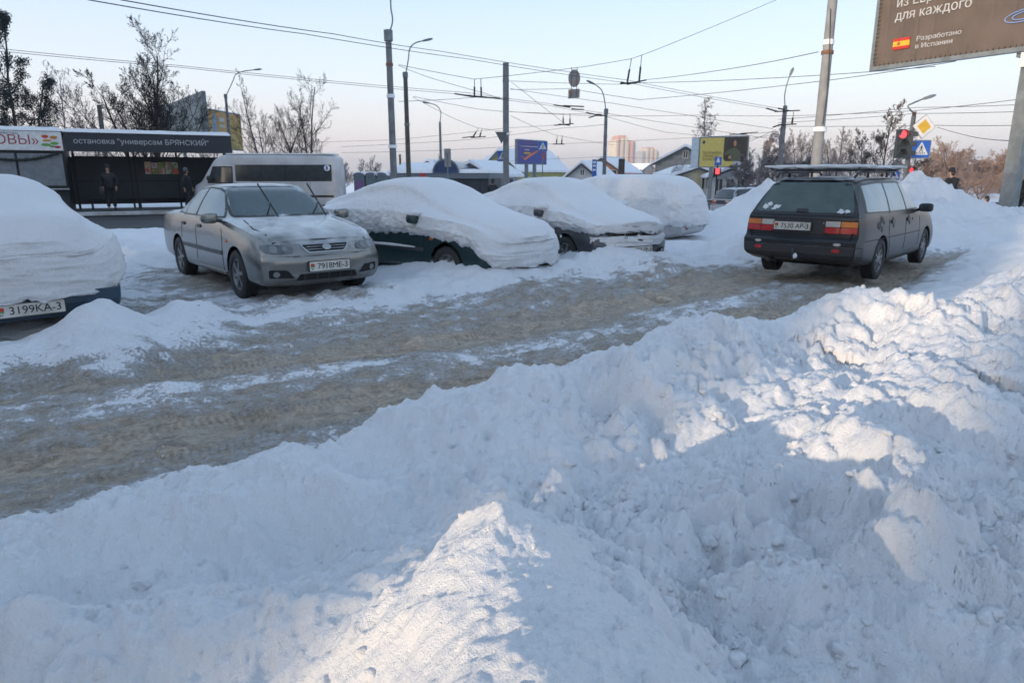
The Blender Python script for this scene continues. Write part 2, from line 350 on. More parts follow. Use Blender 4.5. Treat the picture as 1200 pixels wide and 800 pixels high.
# foreground bank: heights laid out as support points, thin plate between them
BANK = [(-2.04,1.96,0.40),(-1.83,2.01,0.42),(-1.67,2.02,0.45),(-1.44,2.11,0.45),(-1.25,2.32,0.48),(-0.85,2.54,0.50),(-0.63,2.81,0.52),(-0.40,3.05,0.52),(-0.17,3.20,0.55),(-0.06,3.25,0.62),(0.17,3.36,0.60),(0.46,3.56,0.60),(0.83,4.06,0.58),(1.12,4.37,0.58),(1.53,4.61,0.57),(1.63,4.46,0.56),(1.99,4.73,0.60),(2.43,4.78,0.65),(2.76,4.72,0.65),(3.23,4.99,0.65),(4.41,6.26,0.62),(5.78,7.71,0.60),(11.39,13.14,0.50),(-2.32,2.28,0.03),(-2.76,2.80,-0.12),(-2.10,2.33,0.03),(-2.55,2.84,-0.12),(-1.94,2.34,0.03),(-2.38,2.86,-0.12),(-1.72,2.43,0.03),(-2.16,2.94,-0.12),(-1.53,2.64,0.03),(-1.97,3.16,-0.12),(-1.12,2.86,0.03),(-1.56,3.37,-0.12),(-0.90,3.13,0.03),(-1.35,3.64,-0.12),(-0.67,3.37,0.03),(-1.12,3.89,-0.12),(-0.44,3.51,0.03),(-0.88,4.03,-0.12),(-0.34,3.57,0.03),(-0.78,4.09,-0.12),(-0.10,3.68,0.03),(-0.54,4.19,-0.12),(0.19,3.88,0.03),(-0.25,4.39,-0.12),(0.56,4.38,0.03),(0.12,4.89,-0.12),(0.85,4.69,0.03),(0.40,5.21,-0.12),(1.26,4.93,0.03),(0.81,5.44,-0.12),(1.35,4.78,0.03),(0.91,5.30,-0.12),(1.71,5.04,0.03),(1.27,5.56,-0.12),(2.16,5.10,0.03),(1.72,5.62,-0.12),(2.49,5.04,0.03),(2.04,5.56,-0.12),(2.95,5.31,0.03),(2.51,5.83,-0.12),(4.14,6.58,0.03),(3.70,7.10,-0.12),(5.51,8.03,0.03),(5.07,8.54,-0.12),(11.07,13.52,0.03),(10.68,13.98,-0.12),(-1.35,1.95,0.41),(-1.01,2.11,0.44),(-0.64,2.38,0.44),(-0.18,2.65,0.47),(0.00,2.77,0.50),(0.40,3.05,0.52),(0.88,3.37,0.55),(1.44,3.71,0.50),(2.14,4.16,0.54),(1.19,3.67,0.56),(-1.35,1.72,0.31),(-1.17,1.83,0.30),(-0.82,1.95,0.27),(-0.73,2.10,0.23),(-0.53,2.10,0.29),(-0.37,2.26,0.33),(-0.62,2.52,0.34),(-0.13,2.29,0.38),(0.20,2.48,0.36),(0.38,2.33,0.36),(0.34,2.04,0.34),(0.67,2.47,0.40),(-1.35,1.41,0.42),(-1.23,1.42,0.43),(-1.05,1.46,0.44),(-0.86,1.49,0.45),(-0.66,1.54,0.46),(-0.43,1.53,0.50),(-0.32,1.51,0.55),(-1.24,1.41,0.36),(-0.81,1.38,0.38),(-0.49,1.34,0.42),(-1.16,1.29,0.30),(-0.56,1.22,0.30),(0.00,1.53,0.72),(-0.07,1.50,0.70),(0.08,1.38,0.72),(-0.20,1.41,0.66),(-0.30,1.40,0.60),(-0.33,1.24,0.52),(-0.08,1.04,0.74),(0.03,0.89,0.80),(0.17,1.22,0.68),(0.28,1.08,0.64),(0.00,1.22,0.74),(0.00,0.75,0.78),(-0.28,1.03,0.50),(0.28,0.93,0.60),(0.27,1.93,0.42),(0.41,1.81,0.38),(0.51,1.61,0.35),(0.59,1.44,0.33),(0.56,1.22,0.30),(0.88,2.15,0.42),(0.68,1.95,0.38),(0.82,1.65,0.40),(1.00,2.46,0.44),(1.38,2.98,0.46),(0.72,1.50,0.33),(1.06,1.91,0.43),(1.27,2.29,0.45),(1.55,2.90,0.55),(1.38,2.41,0.60),(1.28,2.08,0.58),(1.23,1.84,0.53),(1.26,1.69,0.40),(1.26,1.48,0.40),(1.91,2.82,0.36),(1.63,2.40,0.38),(1.46,2.00,0.38),(1.93,2.60,0.34),(1.91,2.87,0.38),(1.59,2.19,0.40),(1.49,1.82,0.34),(1.43,1.51,0.30),(1.04,1.50,0.38),(1.06,1.66,0.42),(1.07,1.40,0.32),(3.02,4.29,0.62),(2.51,3.91,0.60),(2.11,3.53,0.55),(2.78,3.66,0.66),(2.08,3.00,0.60),(2.33,3.05,0.52),(2.11,2.60,0.34),(1.98,3.81,0.42),(1.70,3.72,0.42),(2.61,3.03,0.40),(3.53,3.89,0.50),(2.21,2.31,0.34),(5.24,5.91,0.50),(5.14,6.37,0.58)]
GAP = (-12.5, -.42)  # sun opening left between the unseen flats added for shade
def tps(P, X, Y, lam=2e-4):
    P = np.array(P); n = len(P); U = lambda r2: np.where(r2 > 1e-12, r2*np.log(np.maximum(r2, 1e-12)), 0)
    K = U((P[:,None,0]-P[None,:,0])**2+(P[:,None,1]-P[None,:,1])**2)+lam*np.eye(n)
    A = np.zeros((n+3, n+3)); A[:n,:n] = K; A[:n,n] = 1; A[:n,n+1:] = P[:,:2]; A[n,:n] = 1; A[n+1:,:n] = P[:,:2].T
    c = np.linalg.solve(A, np.r_[P[:,2], 0, 0, 0]); Z = c[n]+c[n+1]*X+c[n+2]*Y
    for i in range(n): Z = Z+c[i]*U((X-P[i,0])**2+(Y-P[i,1])**2)
    return Z
CRL = np.array([(x, y) for x, y, z in BANK[:23]])
yb = np.concatenate([np.linspace(-2.5, .5, 16)[:-1], .5*(10.5/.5)**np.linspace(0, 1, 570)]); ub = np.linspace(-1, 1, 700)
BY, BU = np.meshgrid(yb, ub, indexing='ij'); BX = BU*(np.maximum(BY, 0)*.93+.9)+.25
sup = [(-3.5,.5,.2),(-3.5,-2,.1),(0,-2.5,.1),(4,-2.5,.1),(3.5,0,.15),(5.5,2.5,.2),(8,6,.35),(9.5,9,.3),(-3.2,1.2,.35),(0,-.8,.3),(1.5,.2,.25),(-1.5,.3,.25),(5,4.5,.45),(7,6.6,.5),(2.6,1.2,.28)]
BZ = tps(BANK+sup, BX, BY)
bd = np.full(BX.shape, 1e9)
for a, b in zip(CRL[:-1], CRL[1:]):
    d = b-a; t = np.clip(((BX-a[0])*d[0]+(BY-a[1])*d[1])/(d@d), 0, 1); qx, qy = BX-(a[0]+t*d[0]), BY-(a[1]+t*d[1])
    q = np.hypot(qx, qy)*np.sign(-qx*d[1]+qy*d[0]); m_ = np.abs(q) < np.abs(bd); bd = np.where(m_, q, bd)
far = sst(7.6, 9.8, BY)
# broken, clodded snow in the hollow; softer powder along the crest
mound = np.exp(-((BX-.03)/.36)**2-((BY-1.2)/.42)**2)
chunk = sst(-.06, -.5, bd)*(.45+.55*sst(-.25, .35, pn(BX*1.3+4, BY*1.3)))*(.25+.75*sst(-.8, .4, BX))*(1-.85*mound)
wx = BX+.06*pn(BX*4, BY*4+3); wy = BY+.06*pn(BX*4+9, BY*4)
amp = (.6+.4*sst(1.2, 4, BY))*(1-.55*mound)
BZ = BZ+amp*(.040*fbm(wx*2.6, wy*2.6, o=5, gain=.52))
BZ = BZ+chunk*amp*(.085*lumps(wx, wy, .34, .7, 1)+.06*lumps(wx, wy, .17, .8, 2)+.036*lumps(wx, wy, .085, .8, 3)+.018*lumps(wx, wy, .042, .75, 6))
BZ = BZ+chunk*.15*(np.abs(fbm(wx*2.4+2, wy*2.4, o=3))-.3)
BZ = BZ+(.3+.7*chunk)*(1-.75*mound)*.075*(np.abs(fbm(wx*6+7, wy*6, o=4))-.3)
BZ = BZ+(.3+.7*chunk)*(1-.7*mound)*.032*(np.abs(fbm(wx*15+7, wy*15, o=3))-.3)
# spade cuts: sheer faces with a soft top
cut = fbm(wx*1.5-.6*wy+11, wy*1.2, o=3); BZ = BZ+chunk*.05*np.tanh(cut*7)
BZ = BZ+(1-chunk)*(1-.65*mound)*(.02*(np.abs(fbm(wx*8+7, wy*8, o=4))-.3)+.016*lumps(wx, wy, .11, .6, 4)+.007*lumps(wx,wy,.045,.7,9)+.012*fbm(wx*9, wy*9, o=4)+.02*fbm(wx*1.5, wy*1.5, o=2))
BZ = BZ+.008*fbm(BX*22, BY*22, o=4, gain=.65)+.003*np.abs(pn(BX*70, BY*70))
lim = .85-1.35*np.maximum(bd-.12, 0)+.05*pn(BX*3, BY*3); BZ = np.where(bd > .12, np.minimum(BZ, lim), BZ)
BZ = BZ-far*.6-.5*sst(-.88, -1., BU)*0
RX, RY = None, None
bo = link('snow_bank', grid_mesh('snow_bank', BX, BY, BZ)); bo.data.materials.append(M_snow)
# loose clods lying in the hollows: one mass nobody could count
_bm = bmesh.new(); bmesh.ops.create_icosphere(_bm, subdivisions=3, radius=1); IV = np.array([v.co[:] for v in _bm.verts]); IF = np.array([[v.index for v in f.verts] for f in _bm.faces]); _bm.free()
_bm = bmesh.new(); bmesh.ops.create_icosphere(_bm, subdivisions=2, radius=1); JV = np.array([v.co[:] for v in _bm.verts]); JF = np.array([[v.index for v in f.verts] for f in _bm.faces]); _bm.free()
def clods(name, pts, rad, seed, label):
    rs = np.random.RandomState(seed); AV, AF = [], []; base = 0
    for (x, y, z), r in zip(pts, rad):
        V, F_ = (IV, IF) if r > .028 else (JV, JF)
        A = rs.normal(size=(3,3)); Q, _ = np.linalg.qr(A); o = rs.uniform(0, 60, 3); W = V*np.array([1, rs.uniform(.65,1), rs.uniform(.5,.85)])
        W = W*(1+.42*fbm(V[:,0]*1.3+o[0], V[:,1]*1.3+o[1], V[:,2]*1.3+o[2], 3)+.22*(np.abs(pn(V[:,0]*2.6+o[0], V[:,1]*2.6+o[1], V[:,2]*2.6))-.3))[:,None]
        W = (W @ Q.T)*r; W[:,2] *= .85; AV.append(W+np.array([x, y, z-r*.18])); AF.append(F_+base); base += len(V)
    AV = np.concatenate(AV); AF = np.concatenate(AF); me = bpy.data.meshes.new(name); me.vertices.add(len(AV)); me.vertices.foreach_set('co', AV.ravel()); me.loops.add(AF.size); me.loops.foreach_set('vertex_index', AF.ravel().astype(np.int32)); me.polygons.add(len(AF)); me.polygons.foreach_set('loop_start', np.arange(0, AF.size, 3, dtype=np.int32)); me.polygons.foreach_set('use_smooth', np.ones(len(AF), bool)); me.update(calc_edges=True)
    o = link(name, me); me.materials.append(M_snow); return tag(o, label, kind='stuff')
rs = np.random.RandomState(9); yi = rs.randint(60, BY.shape[0]-90, 26000); xi = rs.randint(30, BY.shape[1]-30, 26000)
wgt = chunk[yi,xi]*(.15+.85*sst(-.1, .45, pn(BX[yi,xi]*3.1, BY[yi,xi]*3.1)))*sst(9.3, 7, BY[yi,xi])*(.35+.65*sst(.75, .35, BZ[yi,xi]))*sst(.55, 1.5, BY[yi,xi]); sel = rs.uniform(size=26000) < wgt*.62
yi, xi = yi[sel][:4200], xi[sel][:4200]; rad = (.005+.036*rs.power(.35, len(yi))**1.0*rs.uniform(.2,1,len(yi)))*(.55+.45*np.minimum(BY[yi,xi]/2.2, 1.6))
M_crumb = mat('frozen_crumbs', (.55,.48,.40), .8, col2=(.24,.185,.135), nscale=2.2, namt=1.6, bump=.6, bscale=60)
def clods_road():
    rs2 = np.random.RandomState(12); x = rs2.uniform(-6, 6.5, 30000); y = rs2.uniform(1.8, 13, 30000); z, d = terrain(x[None], y[None]); z, d = z[0], d[0]
    w_ = np.clip(d*1.6, 0, 1)*(.15+.85*sst(-.05, .35, pn(x*1.1, y*1.1)))*sst(13, 7, y); s_ = rs2.uniform(size=30000) < w_*.5; x, y, z = x[s_][:1700], y[s_][:1700], z[s_][:1700]
    r = .004+.016*rs2.power(.4, len(x)); clods('road_crumbs', np.stack([x, y, z], -1), r, 5, 'frozen sandy crumbs scattered on the rutted lane').data.materials[0] = M_crumb
clods_road()
clods('snow_clods', np.stack([BX[yi,xi], BY[yi,xi], BZ[yi,xi]], -1), rad, 4, 'loose rounded clods of snow strewn over the bank')

tag(bo, 'shovelled bank of clean lumpy snow filling the foreground', kind='structure')

# ------------------------------------------------------------------ paints
M_black = mat('black_rubber', (.025,.025,.027), .75, bump=.3, snow=.12)
M_plastic = mat('black_plastic', (.03,.031,.034), .45, bump=.1, snow=.15)
M_dark = mat('dark_gap', (.008,.008,.009), .8)
M_glass = mat('frosted_glass', (.02,.045,.05), .2, col2=(.05,.085,.09), nscale=4, namt=1.2, coat=.4, snow=.08, snowcol=(.55,.6,.62))
M_glass_dark = mat('dark_glass', (.02,.027,.033), .08, col2=(.035,.045,.05), nscale=3, coat=.6)
M_glass_frost = mat('hoar_frost_glass', (.22,.27,.29), .35, col2=(.36,.42,.45), nscale=3.5, namt=1.4, coat=.3)
M_silver = mat('silver_paint', (.25,.245,.23), .25, .7, col2=(.22,.22,.215), nscale=2.5, coat=.35, snow=.52, snowcol=(.6,.62,.63), bump=.06, bscale=60)
M_blackp = mat('black_paint', (.022,.024,.028), .3, .2, col2=(.05,.053,.058), nscale=2.2, namt=.9, coat=.45, snow=.22, bump=.05, bscale=50)
M_greenp = mat('green_paint', (.012,.04,.045), .4, .2, coat=.3, snow=.1)
M_greyp = mat('grey_paint', (.07,.075,.085), .4, .3, coat=.3, snow=.2)
M_bluep = mat('blue_paint', (.02,.05,.085), .45, .1, coat=.2, snow=.1)
M_lightp = mat('light_silver_paint', (.42,.42,.44), .35, .4, coat=.3, snow=.2)
M_whitep = mat('white_paint', (.55,.56,.58), .45, 0, col2=(.42,.42,.43), nscale=1.2, coat=.2, snow=.1)
M_chrome = mat('chrome', (.42,.42,.42), .2, .9, snow=.1)
M_alloy = mat('alloy', (.30,.31,.32), .4, .6, col2=(.14,.14,.14), nscale=9)
M_lamp = mat('lamp_glass', (.05,.055,.06), .12, .3, col2=(.16,.165,.17), nscale=7, namt=.8, coat=.9)
M_bowl = mat('lamp_reflector', (.22,.22,.22), .15, .7, coat=.8)
M_red = mat('red_lens', (.45,.012,.018), .25, coat=.5)
M_orange = mat('orange_lens', (.62,.17,.02), .25, coat=.5)
M_clear = mat('clear_lens', (.5,.48,.45), .25, coat=.5)
M_plate = mat('plate_white', (.62,.61,.57), .5, col2=(.45,.43,.38), nscale=7)
M_ink = mat('ink_black', (.012,.012,.014), .6)
M_white = mat('painted_white', (.75,.75,.75), .55)
M_pred = mat('paint_red', (.5,.03,.02), .5)
M_pgreen = mat('paint_green', (.06,.32,.09), .5)

FONT = None
def text(s, size, m, parent, M, name='lettering', bold=.0, width=None, th=.004, align='CENTER'):
    from mathutils.geometry import delaunay_2d_cdt
    cu = bpy.data.curves.new('t', 'FONT'); cu.body = s; cu.size = size; cu.offset = bold*size; cu.align_x = align; cu.align_y = 'CENTER'; cu.resolution_u = 3; cu.fill_mode = 'NONE'
    o = bpy.data.objects.new('t', cu); C.objects.link(o); bpy.context.view_layer.update()
    src = bpy.data.meshes.new_from_object(o.evaluated_get(bpy.context.evaluated_depsgraph_get())); bpy.data.objects.remove(o); bpy.data.curves.remove(cu)
    vs, es, fs = delaunay_2d_cdt([Vector((v.co.x, v.co.y)) for v in src.vertices], [tuple(e.vertices) for e in src.edges], [], 1, 1e-6)[:3]
    V2 = np.array([(v.co.x, v.co.y) for v in src.vertices]); E2 = np.array([tuple(e.vertices) for e in src.edges]); A_, B_ = V2[E2[:,0]], V2[E2[:,1]]
    def inside(x, y):
        c = (A_[:,1] > y) != (B_[:,1] > y); xi = A_[c,0]+(y-A_[c,1])/(B_[c,1]-A_[c,1])*(B_[c,0]-A_[c,0]); return (xi > x).sum()%2 == 1
    fs = [f for f in fs if inside(sum(vs[i].x for i in f)/len(f)+1e-7, sum(vs[i].y for i in f)/len(f)+1e-7)]
    xs = [v.x for v in vs]; k = width/(max(xs)-min(xs)+1e-6) if width else 1.
    bm = bmesh.new(); bv = [bm.verts.new((v.x*k, v.y, 0)) for v in vs]
    for f in fs:
        try: bm.faces.new([bv[i] for i in f])
        except ValueError: pass
    bmesh.ops.delete(bm, geom=[v for v in bm.verts if not v.link_faces], context='VERTS')
    r = bmesh.ops.extrude_face_region(bm, geom=bm.faces[:])
    for v in r['geom']:
        if isinstance(v, bmesh.types.BMVert): v.co.z -= th
    me = bpy.data.meshes.new(name); bm.transform(M); bmesh.ops.recalc_face_normals(bm, faces=bm.faces); bm.to_mesh(me); bm.free()
    me.materials.append(m)
    return link(name, me, parent)
def frame(o, x, y):
    "matrix with origin o, x axis x, y axis y"
    x = Vector(x).normalized(); y = Vector(y).normalized(); z = x.cross(y); M = Matrix((x, y, z)).transposed().to_4x4(); M.translation = Vector(o); return M

# ------------------------------------------------------------------ cars
# station: x, sill z, half width, shoulder z, shoulder half width, top z, top half width, crown
def pch(xs, ys, x):
    xs, ys = np.array(xs, float), np.array(ys, float); h = np.diff(xs); d = np.diff(ys)/h; m = np.zeros(len(xs))
    for i in range(1, len(xs)-1): m[i] = 0 if d[i-1]*d[i] <= 0 else 2*d[i-1]*d[i]/(d[i-1]+d[i])
    m[0], m[-1] = d[0], d[-1]; k = np.clip(np.searchsorted(xs, x)-1, 0, len(h)-1); t = (x-xs[k])/h[k]
    return ys[k]*(2*t**3-3*t**2+1)+m[k]*h[k]*(t**3-2*t**2+t)+ys[k+1]*(-2*t**3+3*t**2)+m[k+1]*h[k]*(t**3-t**2)
def loft(S, fprof, bprof, curv=.16, bcurv=.08, bl=(.5,.5), dx=.05, soft=0., nsub=3, topround=0):
    S = np.array(S, float); x0, x1 = S[0,0], S[-1,0]; n = int((x1-x0)/dx)+1; xs = np.linspace(x0, x1, n)
    P = [pch(S[:,0], S[:,i], xs) for i in range(1, S.shape[1])]; rows = []
    for i in range(n):
        zl, W, zs, ws, zt, wt, cr = [p[i] for p in P]; zt = max(zt, zs+.015); e = zt-cr
        e = max(e, zs+.006); L = lambda a, b, t: a+(b-a)*t
        pts = [(0,zl),(.8*W,zl),(.95*W,zl+.035),(.99*W,zl+.13),(W,L(zl,zs,.55)),(L(W,ws,.45),zs-.09),(ws,zs),(L(ws,wt,.1)+.004,L(zs,e,.12)),(L(ws,wt,.5)+.012,L(zs,e,.52)),(wt+.012,L(zs,e,.94)),(wt*.9,L(e,zt,.6)),(wt*.5,L(e,zt,.93)),(0,zt)]
        pts = np.array(pts); out = []
        Q = np.vstack([2*pts[0]-pts[1], pts, 2*pts[-1]-pts[-2]]); Q[0,0] = -pts[1,0]; Q[0,1] = pts[1,1]; Q[-1] = (-pts[-2,0], pts[-2,1])
        for k in range(1, len(Q)-2):
            for j in range(nsub):
                t = j/nsub; a, b, c, d = Q[k-1], Q[k], Q[k+1], Q[k+2]
                out.append(.5*((2*b)+(-a+c)*t+(2*a-5*b+4*c-d)*t*t+(-a+3*b-3*c+d)*t**3))
        out.append(pts[-1]); rows.append(out)
    R = np.array(rows); m = R.shape[1]
    fz, bz = np.array(fprof), np.array(bprof)
    def place(x, y, z, w):
        a = np.clip((x-(x1-bl[1]))/bl[1], 0, 1)**1.6; b = np.clip(((x0+bl[0])-x)/bl[0], 0, 1)**1.6
        return x+a*(np.interp(z, fz[:,0], fz[:,1])-curv*(abs(y)/.85)**2.6)+b*(np.interp(z, bz[:,0], bz[:,1])+bcurv*(abs(y)/.85)**3)
    vs, fs = [], []
    for i in range(n):
        for s in (-1, 1):
            for k in range(m):
                y, z = R[i,k]; vs.append((place(xs[i], y, z, 1), s*y, z))
    Lx = lambda i, s, k: i*2*m+(m if s > 0 else 0)+k
    for i in range(n-1):
        for k in range(m-1):
            fs.append((Lx(i,-1,k), Lx(i,-1,k+1), Lx(i+1,-1,k+1), Lx(i+1,-1,k))); fs.append((Lx(i,1,k), Lx(i+1,1,k), Lx(i+1,1,k+1), Lx(i,1,k+1)))
    ny = 10
    for i in (0, n-1):      # end caps
        base = len(vs); 
        for k in range(m):
            y, z = R[i,k]
            for j in range(ny+1):
                t = -1+2*j/ny; vs.append((place(xs[i], y*t, z, 1), y*t, z))
        for k in range(m-1):
            for j in range(ny): fs.append((base+k*(ny+1)+j, base+k*(ny+1)+j+1, base+(k+1)*(ny+1)+j+1, base+(k+1)*(ny+1)+j))
    bm = bmesh.new(); V = [bm.verts.new(v) for v in vs]
    for f in fs:
        try: bm.faces.new([V[i] for i in f])
        except ValueError: pass
    bmesh.ops.remove_doubles(bm, verts=bm.verts, dist=.0015); bmesh.ops.dissolve_degenerate(bm, edges=bm.edges, dist=.0005)
    bmesh.ops.recalc_face_normals(bm, faces=bm.faces)
    if soft:
        for _ in range(int(soft)): bmesh.ops.smooth_vert(bm, verts=bm.verts, factor=.5, use_axis_x=True, use_axis_y=True, use_axis_z=True)
    return bm
AX = {'R': ((1,0,0),(0,0,1),(0,1,0)), 'L': ((1,0,0),(0,0,1),(0,-1,0)), 'F': ((0,1,0),(0,0,1),(-1,0,0)), 'B': ((0,1,0),(0,0,1),(1,0,0)), 'T': ((1,0,0),(0,1,0),(0,0,-1))}
def rounded(poly, r, n=3):
    out = []; N = len(poly)
    for i in range(N):
        a, b, c = Vector(poly[i-1]), Vector(poly[i]), Vector(poly[(i+1)%N]); u = (a-b); v = (c-b); q = min(r, u.length*.45, v.length*.45)
        p0 = b+u.normalized()*q; p1 = b+v.normalized()*q
        for k in range(n+1):
            t = k/n; out.append(tuple(p0*(1-t)**2+b*2*t*(1-t)+p1*t*t))
    return out
def box2(x0, z0, x1, z1): return [(x0,z0),(x1,z0),(x1,z1),(x0,z1)]
class Car:
    def __init__(s, root, bm, paint):
        s.root = root; s.tree = BVHTree.FromBMesh(bm); s.bm = bm; s.paint = paint
    def patch(s, name, poly, ax, m, off=.004, depth=.012, step=.06, r=0, parent=None, smooth=True, mirror=False, holes=None):
        if r: poly = rounded(poly, r)
        U, Vv, D = (Vector(a) for a in AX[ax]); bm = bmesh.new()
        vs = [bm.verts.new((p[0], p[1], 0)) for p in poly]; bm.faces.new(vs)
        xs = [p[0] for p in poly]; ys = [p[1] for p in poly]
        for lo, hi, nrm in ((min(xs), max(xs), (1,0,0)), (min(ys), max(ys), (0,1,0))):
            k = int((hi-lo)/step)
            for i in range(1, k+1):
                q = lo+(hi-lo)*i/(k+1); co = (q,0,0) if nrm[0] else (0,q,0)
                bmesh.ops.bisect_plane(bm, geom=bm.verts[:]+bm.edges[:]+bm.faces[:], plane_co=co, plane_no=nrm)
        last = None
        for v in bm.verts:
            o = U*v.co.x+Vv*v.co.y-D*6
            h, nn, _, _ = s.tree.ray_cast(o, D)
            if h is None: h = last or (U*v.co.x+Vv*v.co.y); nn = -D
            last = h
            if nn.dot(D) > 0: nn = -nn
            v.co = h+nn*off
        r_ = bmesh.ops.extrude_face_region(bm, geom=bm.faces[:])
        for v in r_['geom']:
            if isinstance(v, bmesh.types.BMVert): v.co += D*depth
        bmesh.ops.recalc_face_normals(bm, faces=bm.faces)
        me = bpy.data.meshes.new(name); bm.to_mesh(me); bm.free(); me.materials.append(m)
        if smooth: shade(me, 35)
        return link(name, me, parent or s.root)
    def strip(s, name, pts, ax, m, wd=.012, off=.003, **k):
        pts = [Vector(p) for p in pts]; L, R = [], []
        dn = [pts[0]]
        for a, b in zip(pts[:-1], pts[1:]):
            n = max(1, int((b-a).length/.12))
            dn += [a+(b-a)*(i+1)/n for i in range(n)]
        for i, p in enumerate(dn):
            d = (dn[min(i+1,len(dn)-1)]-dn[max(i-1,0)]).normalized(); q = Vector((-d.y, d.x))*wd/2; L.append(tuple(p+q)); R.append(tuple(p-q))
        return s.patch(name, L+R[::-1], ax, m, off, step=9, **k)
    def both(s, f, name, poly, *a, **k):
        return [f(name, poly, ax, *a, **k) for ax in 'RL']
    def finish(s, arches, rw=.34, side=.6, hz=.31, angle=38, low=None):
        me = bpy.data.meshes.new('body'); s.bm.to_mesh(me); me.materials.append(s.paint); o = link('body', me, s.root)
        cu = bmesh.new()
        for ax in arches:
            for sg in (-1, 1):
                bmesh.ops.create_cone(cu, cap_ends=True, segments=40, radius1=rw, radius2=rw, depth=.5, matrix=Matrix.Translation((ax, sg*(side+.25), hz)) @ Matrix.Rotation(PI/2, 4, 'X'))
        cm = bpy.data.meshes.new('cut'); cu.to_mesh(cm); cu.free(); cm.materials.append(M_dark); co = bpy.data.objects.new('cut', cm); C.objects.link(co)
        co.matrix_world = Matrix.Identity(4)
        tmp = bpy.data.objects.new('tmp', me); C.objects.link(tmp)
        md = tmp.modifiers.new('b', 'BOOLEAN'); md.operation = 'DIFFERENCE'; md.object = co; md.solver = 'EXACT'; md.material_mode = 'TRANSFER'
        bpy.context.view_layer.update()
        nm = bpy.data.meshes.new_from_object(tmp.evaluated_get(bpy.context.evaluated_depsgraph_get()))
        bpy.data.objects.remove(tmp); bpy.data.objects.remove(co)
        o.data = nm; shade(nm, angle); s.bm.free(); return o
def wheel(root, x, y, z, r=.295, wd=.19, kind='alloy', name='wheel'):
    sg = 1 if y > 0 else -1; e = bpy.data.objects.new(name, None); C.objects.link(e); e.parent = root; e.location = (x, y, z); CH.setdefault(root.name, []).append(e)
    e.empty_display_size = .1
    key = ('tyre', r, wd, kind, sg)
    if key not in WM:
        h = wd/2; t = MB(); t.lathe([(r*.66,-h*.8),(r*.70,-h*.98),(r*.82,-h*1.04),(r*.93,-h*.98),(r*.985,-h*.8),(r,-h*.5),(r,h*.5),(r*.985,h*.8),(r*.93,h*.98),(r*.82,h*1.04),(r*.70,h*.98),(r*.66,h*.8),(r*.66,-h*.8)], ax='y', n=40)
        for k in range(54):
            a = 2*PI*k/54
            for q in (-1, 1): t.box((r*1.005*math.cos(a+.03*q), q*h*.48, r*1.005*math.sin(a+.03*q)), (.012,h*.8,.02), M=Matrix.Rotation(-a, 3, 'Y'))
        tm = t.mesh('tyre'); tm.materials.append(M_black); shade(tm, 40)
        R = r*.67; q = MB(); q.lathe([(R,-h*.7),(R,h*.82),(R*.93,h*.86),(R*.88,h*.6),(R*.8,h*.25),(0.001,h*.2)], ax='y', n=32)
        ns = {'alloy': 6, 'steel': 12, 'cover': 8}[kind]
        for k in range(ns):
            a = 2*PI*k/ns+.2; c, s_ = math.cos(a), math.sin(a); wdt = R*(.22 if kind == 'alloy' else .16)
            q.bar((.18*R*c, h*.62, .18*R*s_), (.9*R*c, h*.66, .9*R*s_), .03 if kind != 'alloy' else .035, wdt)
        q.lathe([(R*.3,h*.4),(R*.3,h*.72),(R*.2,h*.8),(.001,h*.82)], ax='y', n=20)
        rm = q.mesh('rim'); rm.materials.append(M_alloy if kind != 'steel' else M_plastic)
        bm = bmesh.new(); bm.from_mesh(rm); bmesh.ops.recalc_face_normals(bm, faces=bm.faces)
        if sg < 0: bmesh.ops.scale(bm, vec=(1,-1,1), verts=bm.verts); bmesh.ops.reverse_faces(bm, faces=bm.faces)
        bm.to_mesh(rm); bm.free(); shade(rm, 30); WM[key] = (tm, rm)
    tm, rm = WM[key]; link('tyre', tm, e); link('rim', rm, e); return e
WM = {}
def mirrors(car, x, y, z, m, sc=1.):
    for sg in (-1, 1):
        bm = bmesh.new(); bmesh.ops.create_uvsphere(bm, u_segments=16, v_segments=10, radius=1)
        for v in bm.verts:
            c = v.co; f = lambda t: math.copysign(abs(t)**.55, t)
            v.co = (f(c.x)*.06*sc-.03*abs(c.y)*sc, f(c.y)*.105*sc, f(c.z)*.07*sc)
        me = bpy.data.meshes.new('mirror'); bm.to_mesh(me); bm.free(); me.materials.append(m); shade(me)
        o = link('mirror', me, car.root, (x, sg*(y+.1*sc), z))
        g = MB(); g.box((-.062*sc, 0, 0), (.008, .17*sc, .105*sc)); g.build('mirror_glass', M_glass_dark, o)
        g = MB(); g.tube([(.0, -sg*.09*sc, -.03), (.02, -sg*.16*sc, -.05)], .025, 8); g.build('mirror_arm', M_plastic, o)
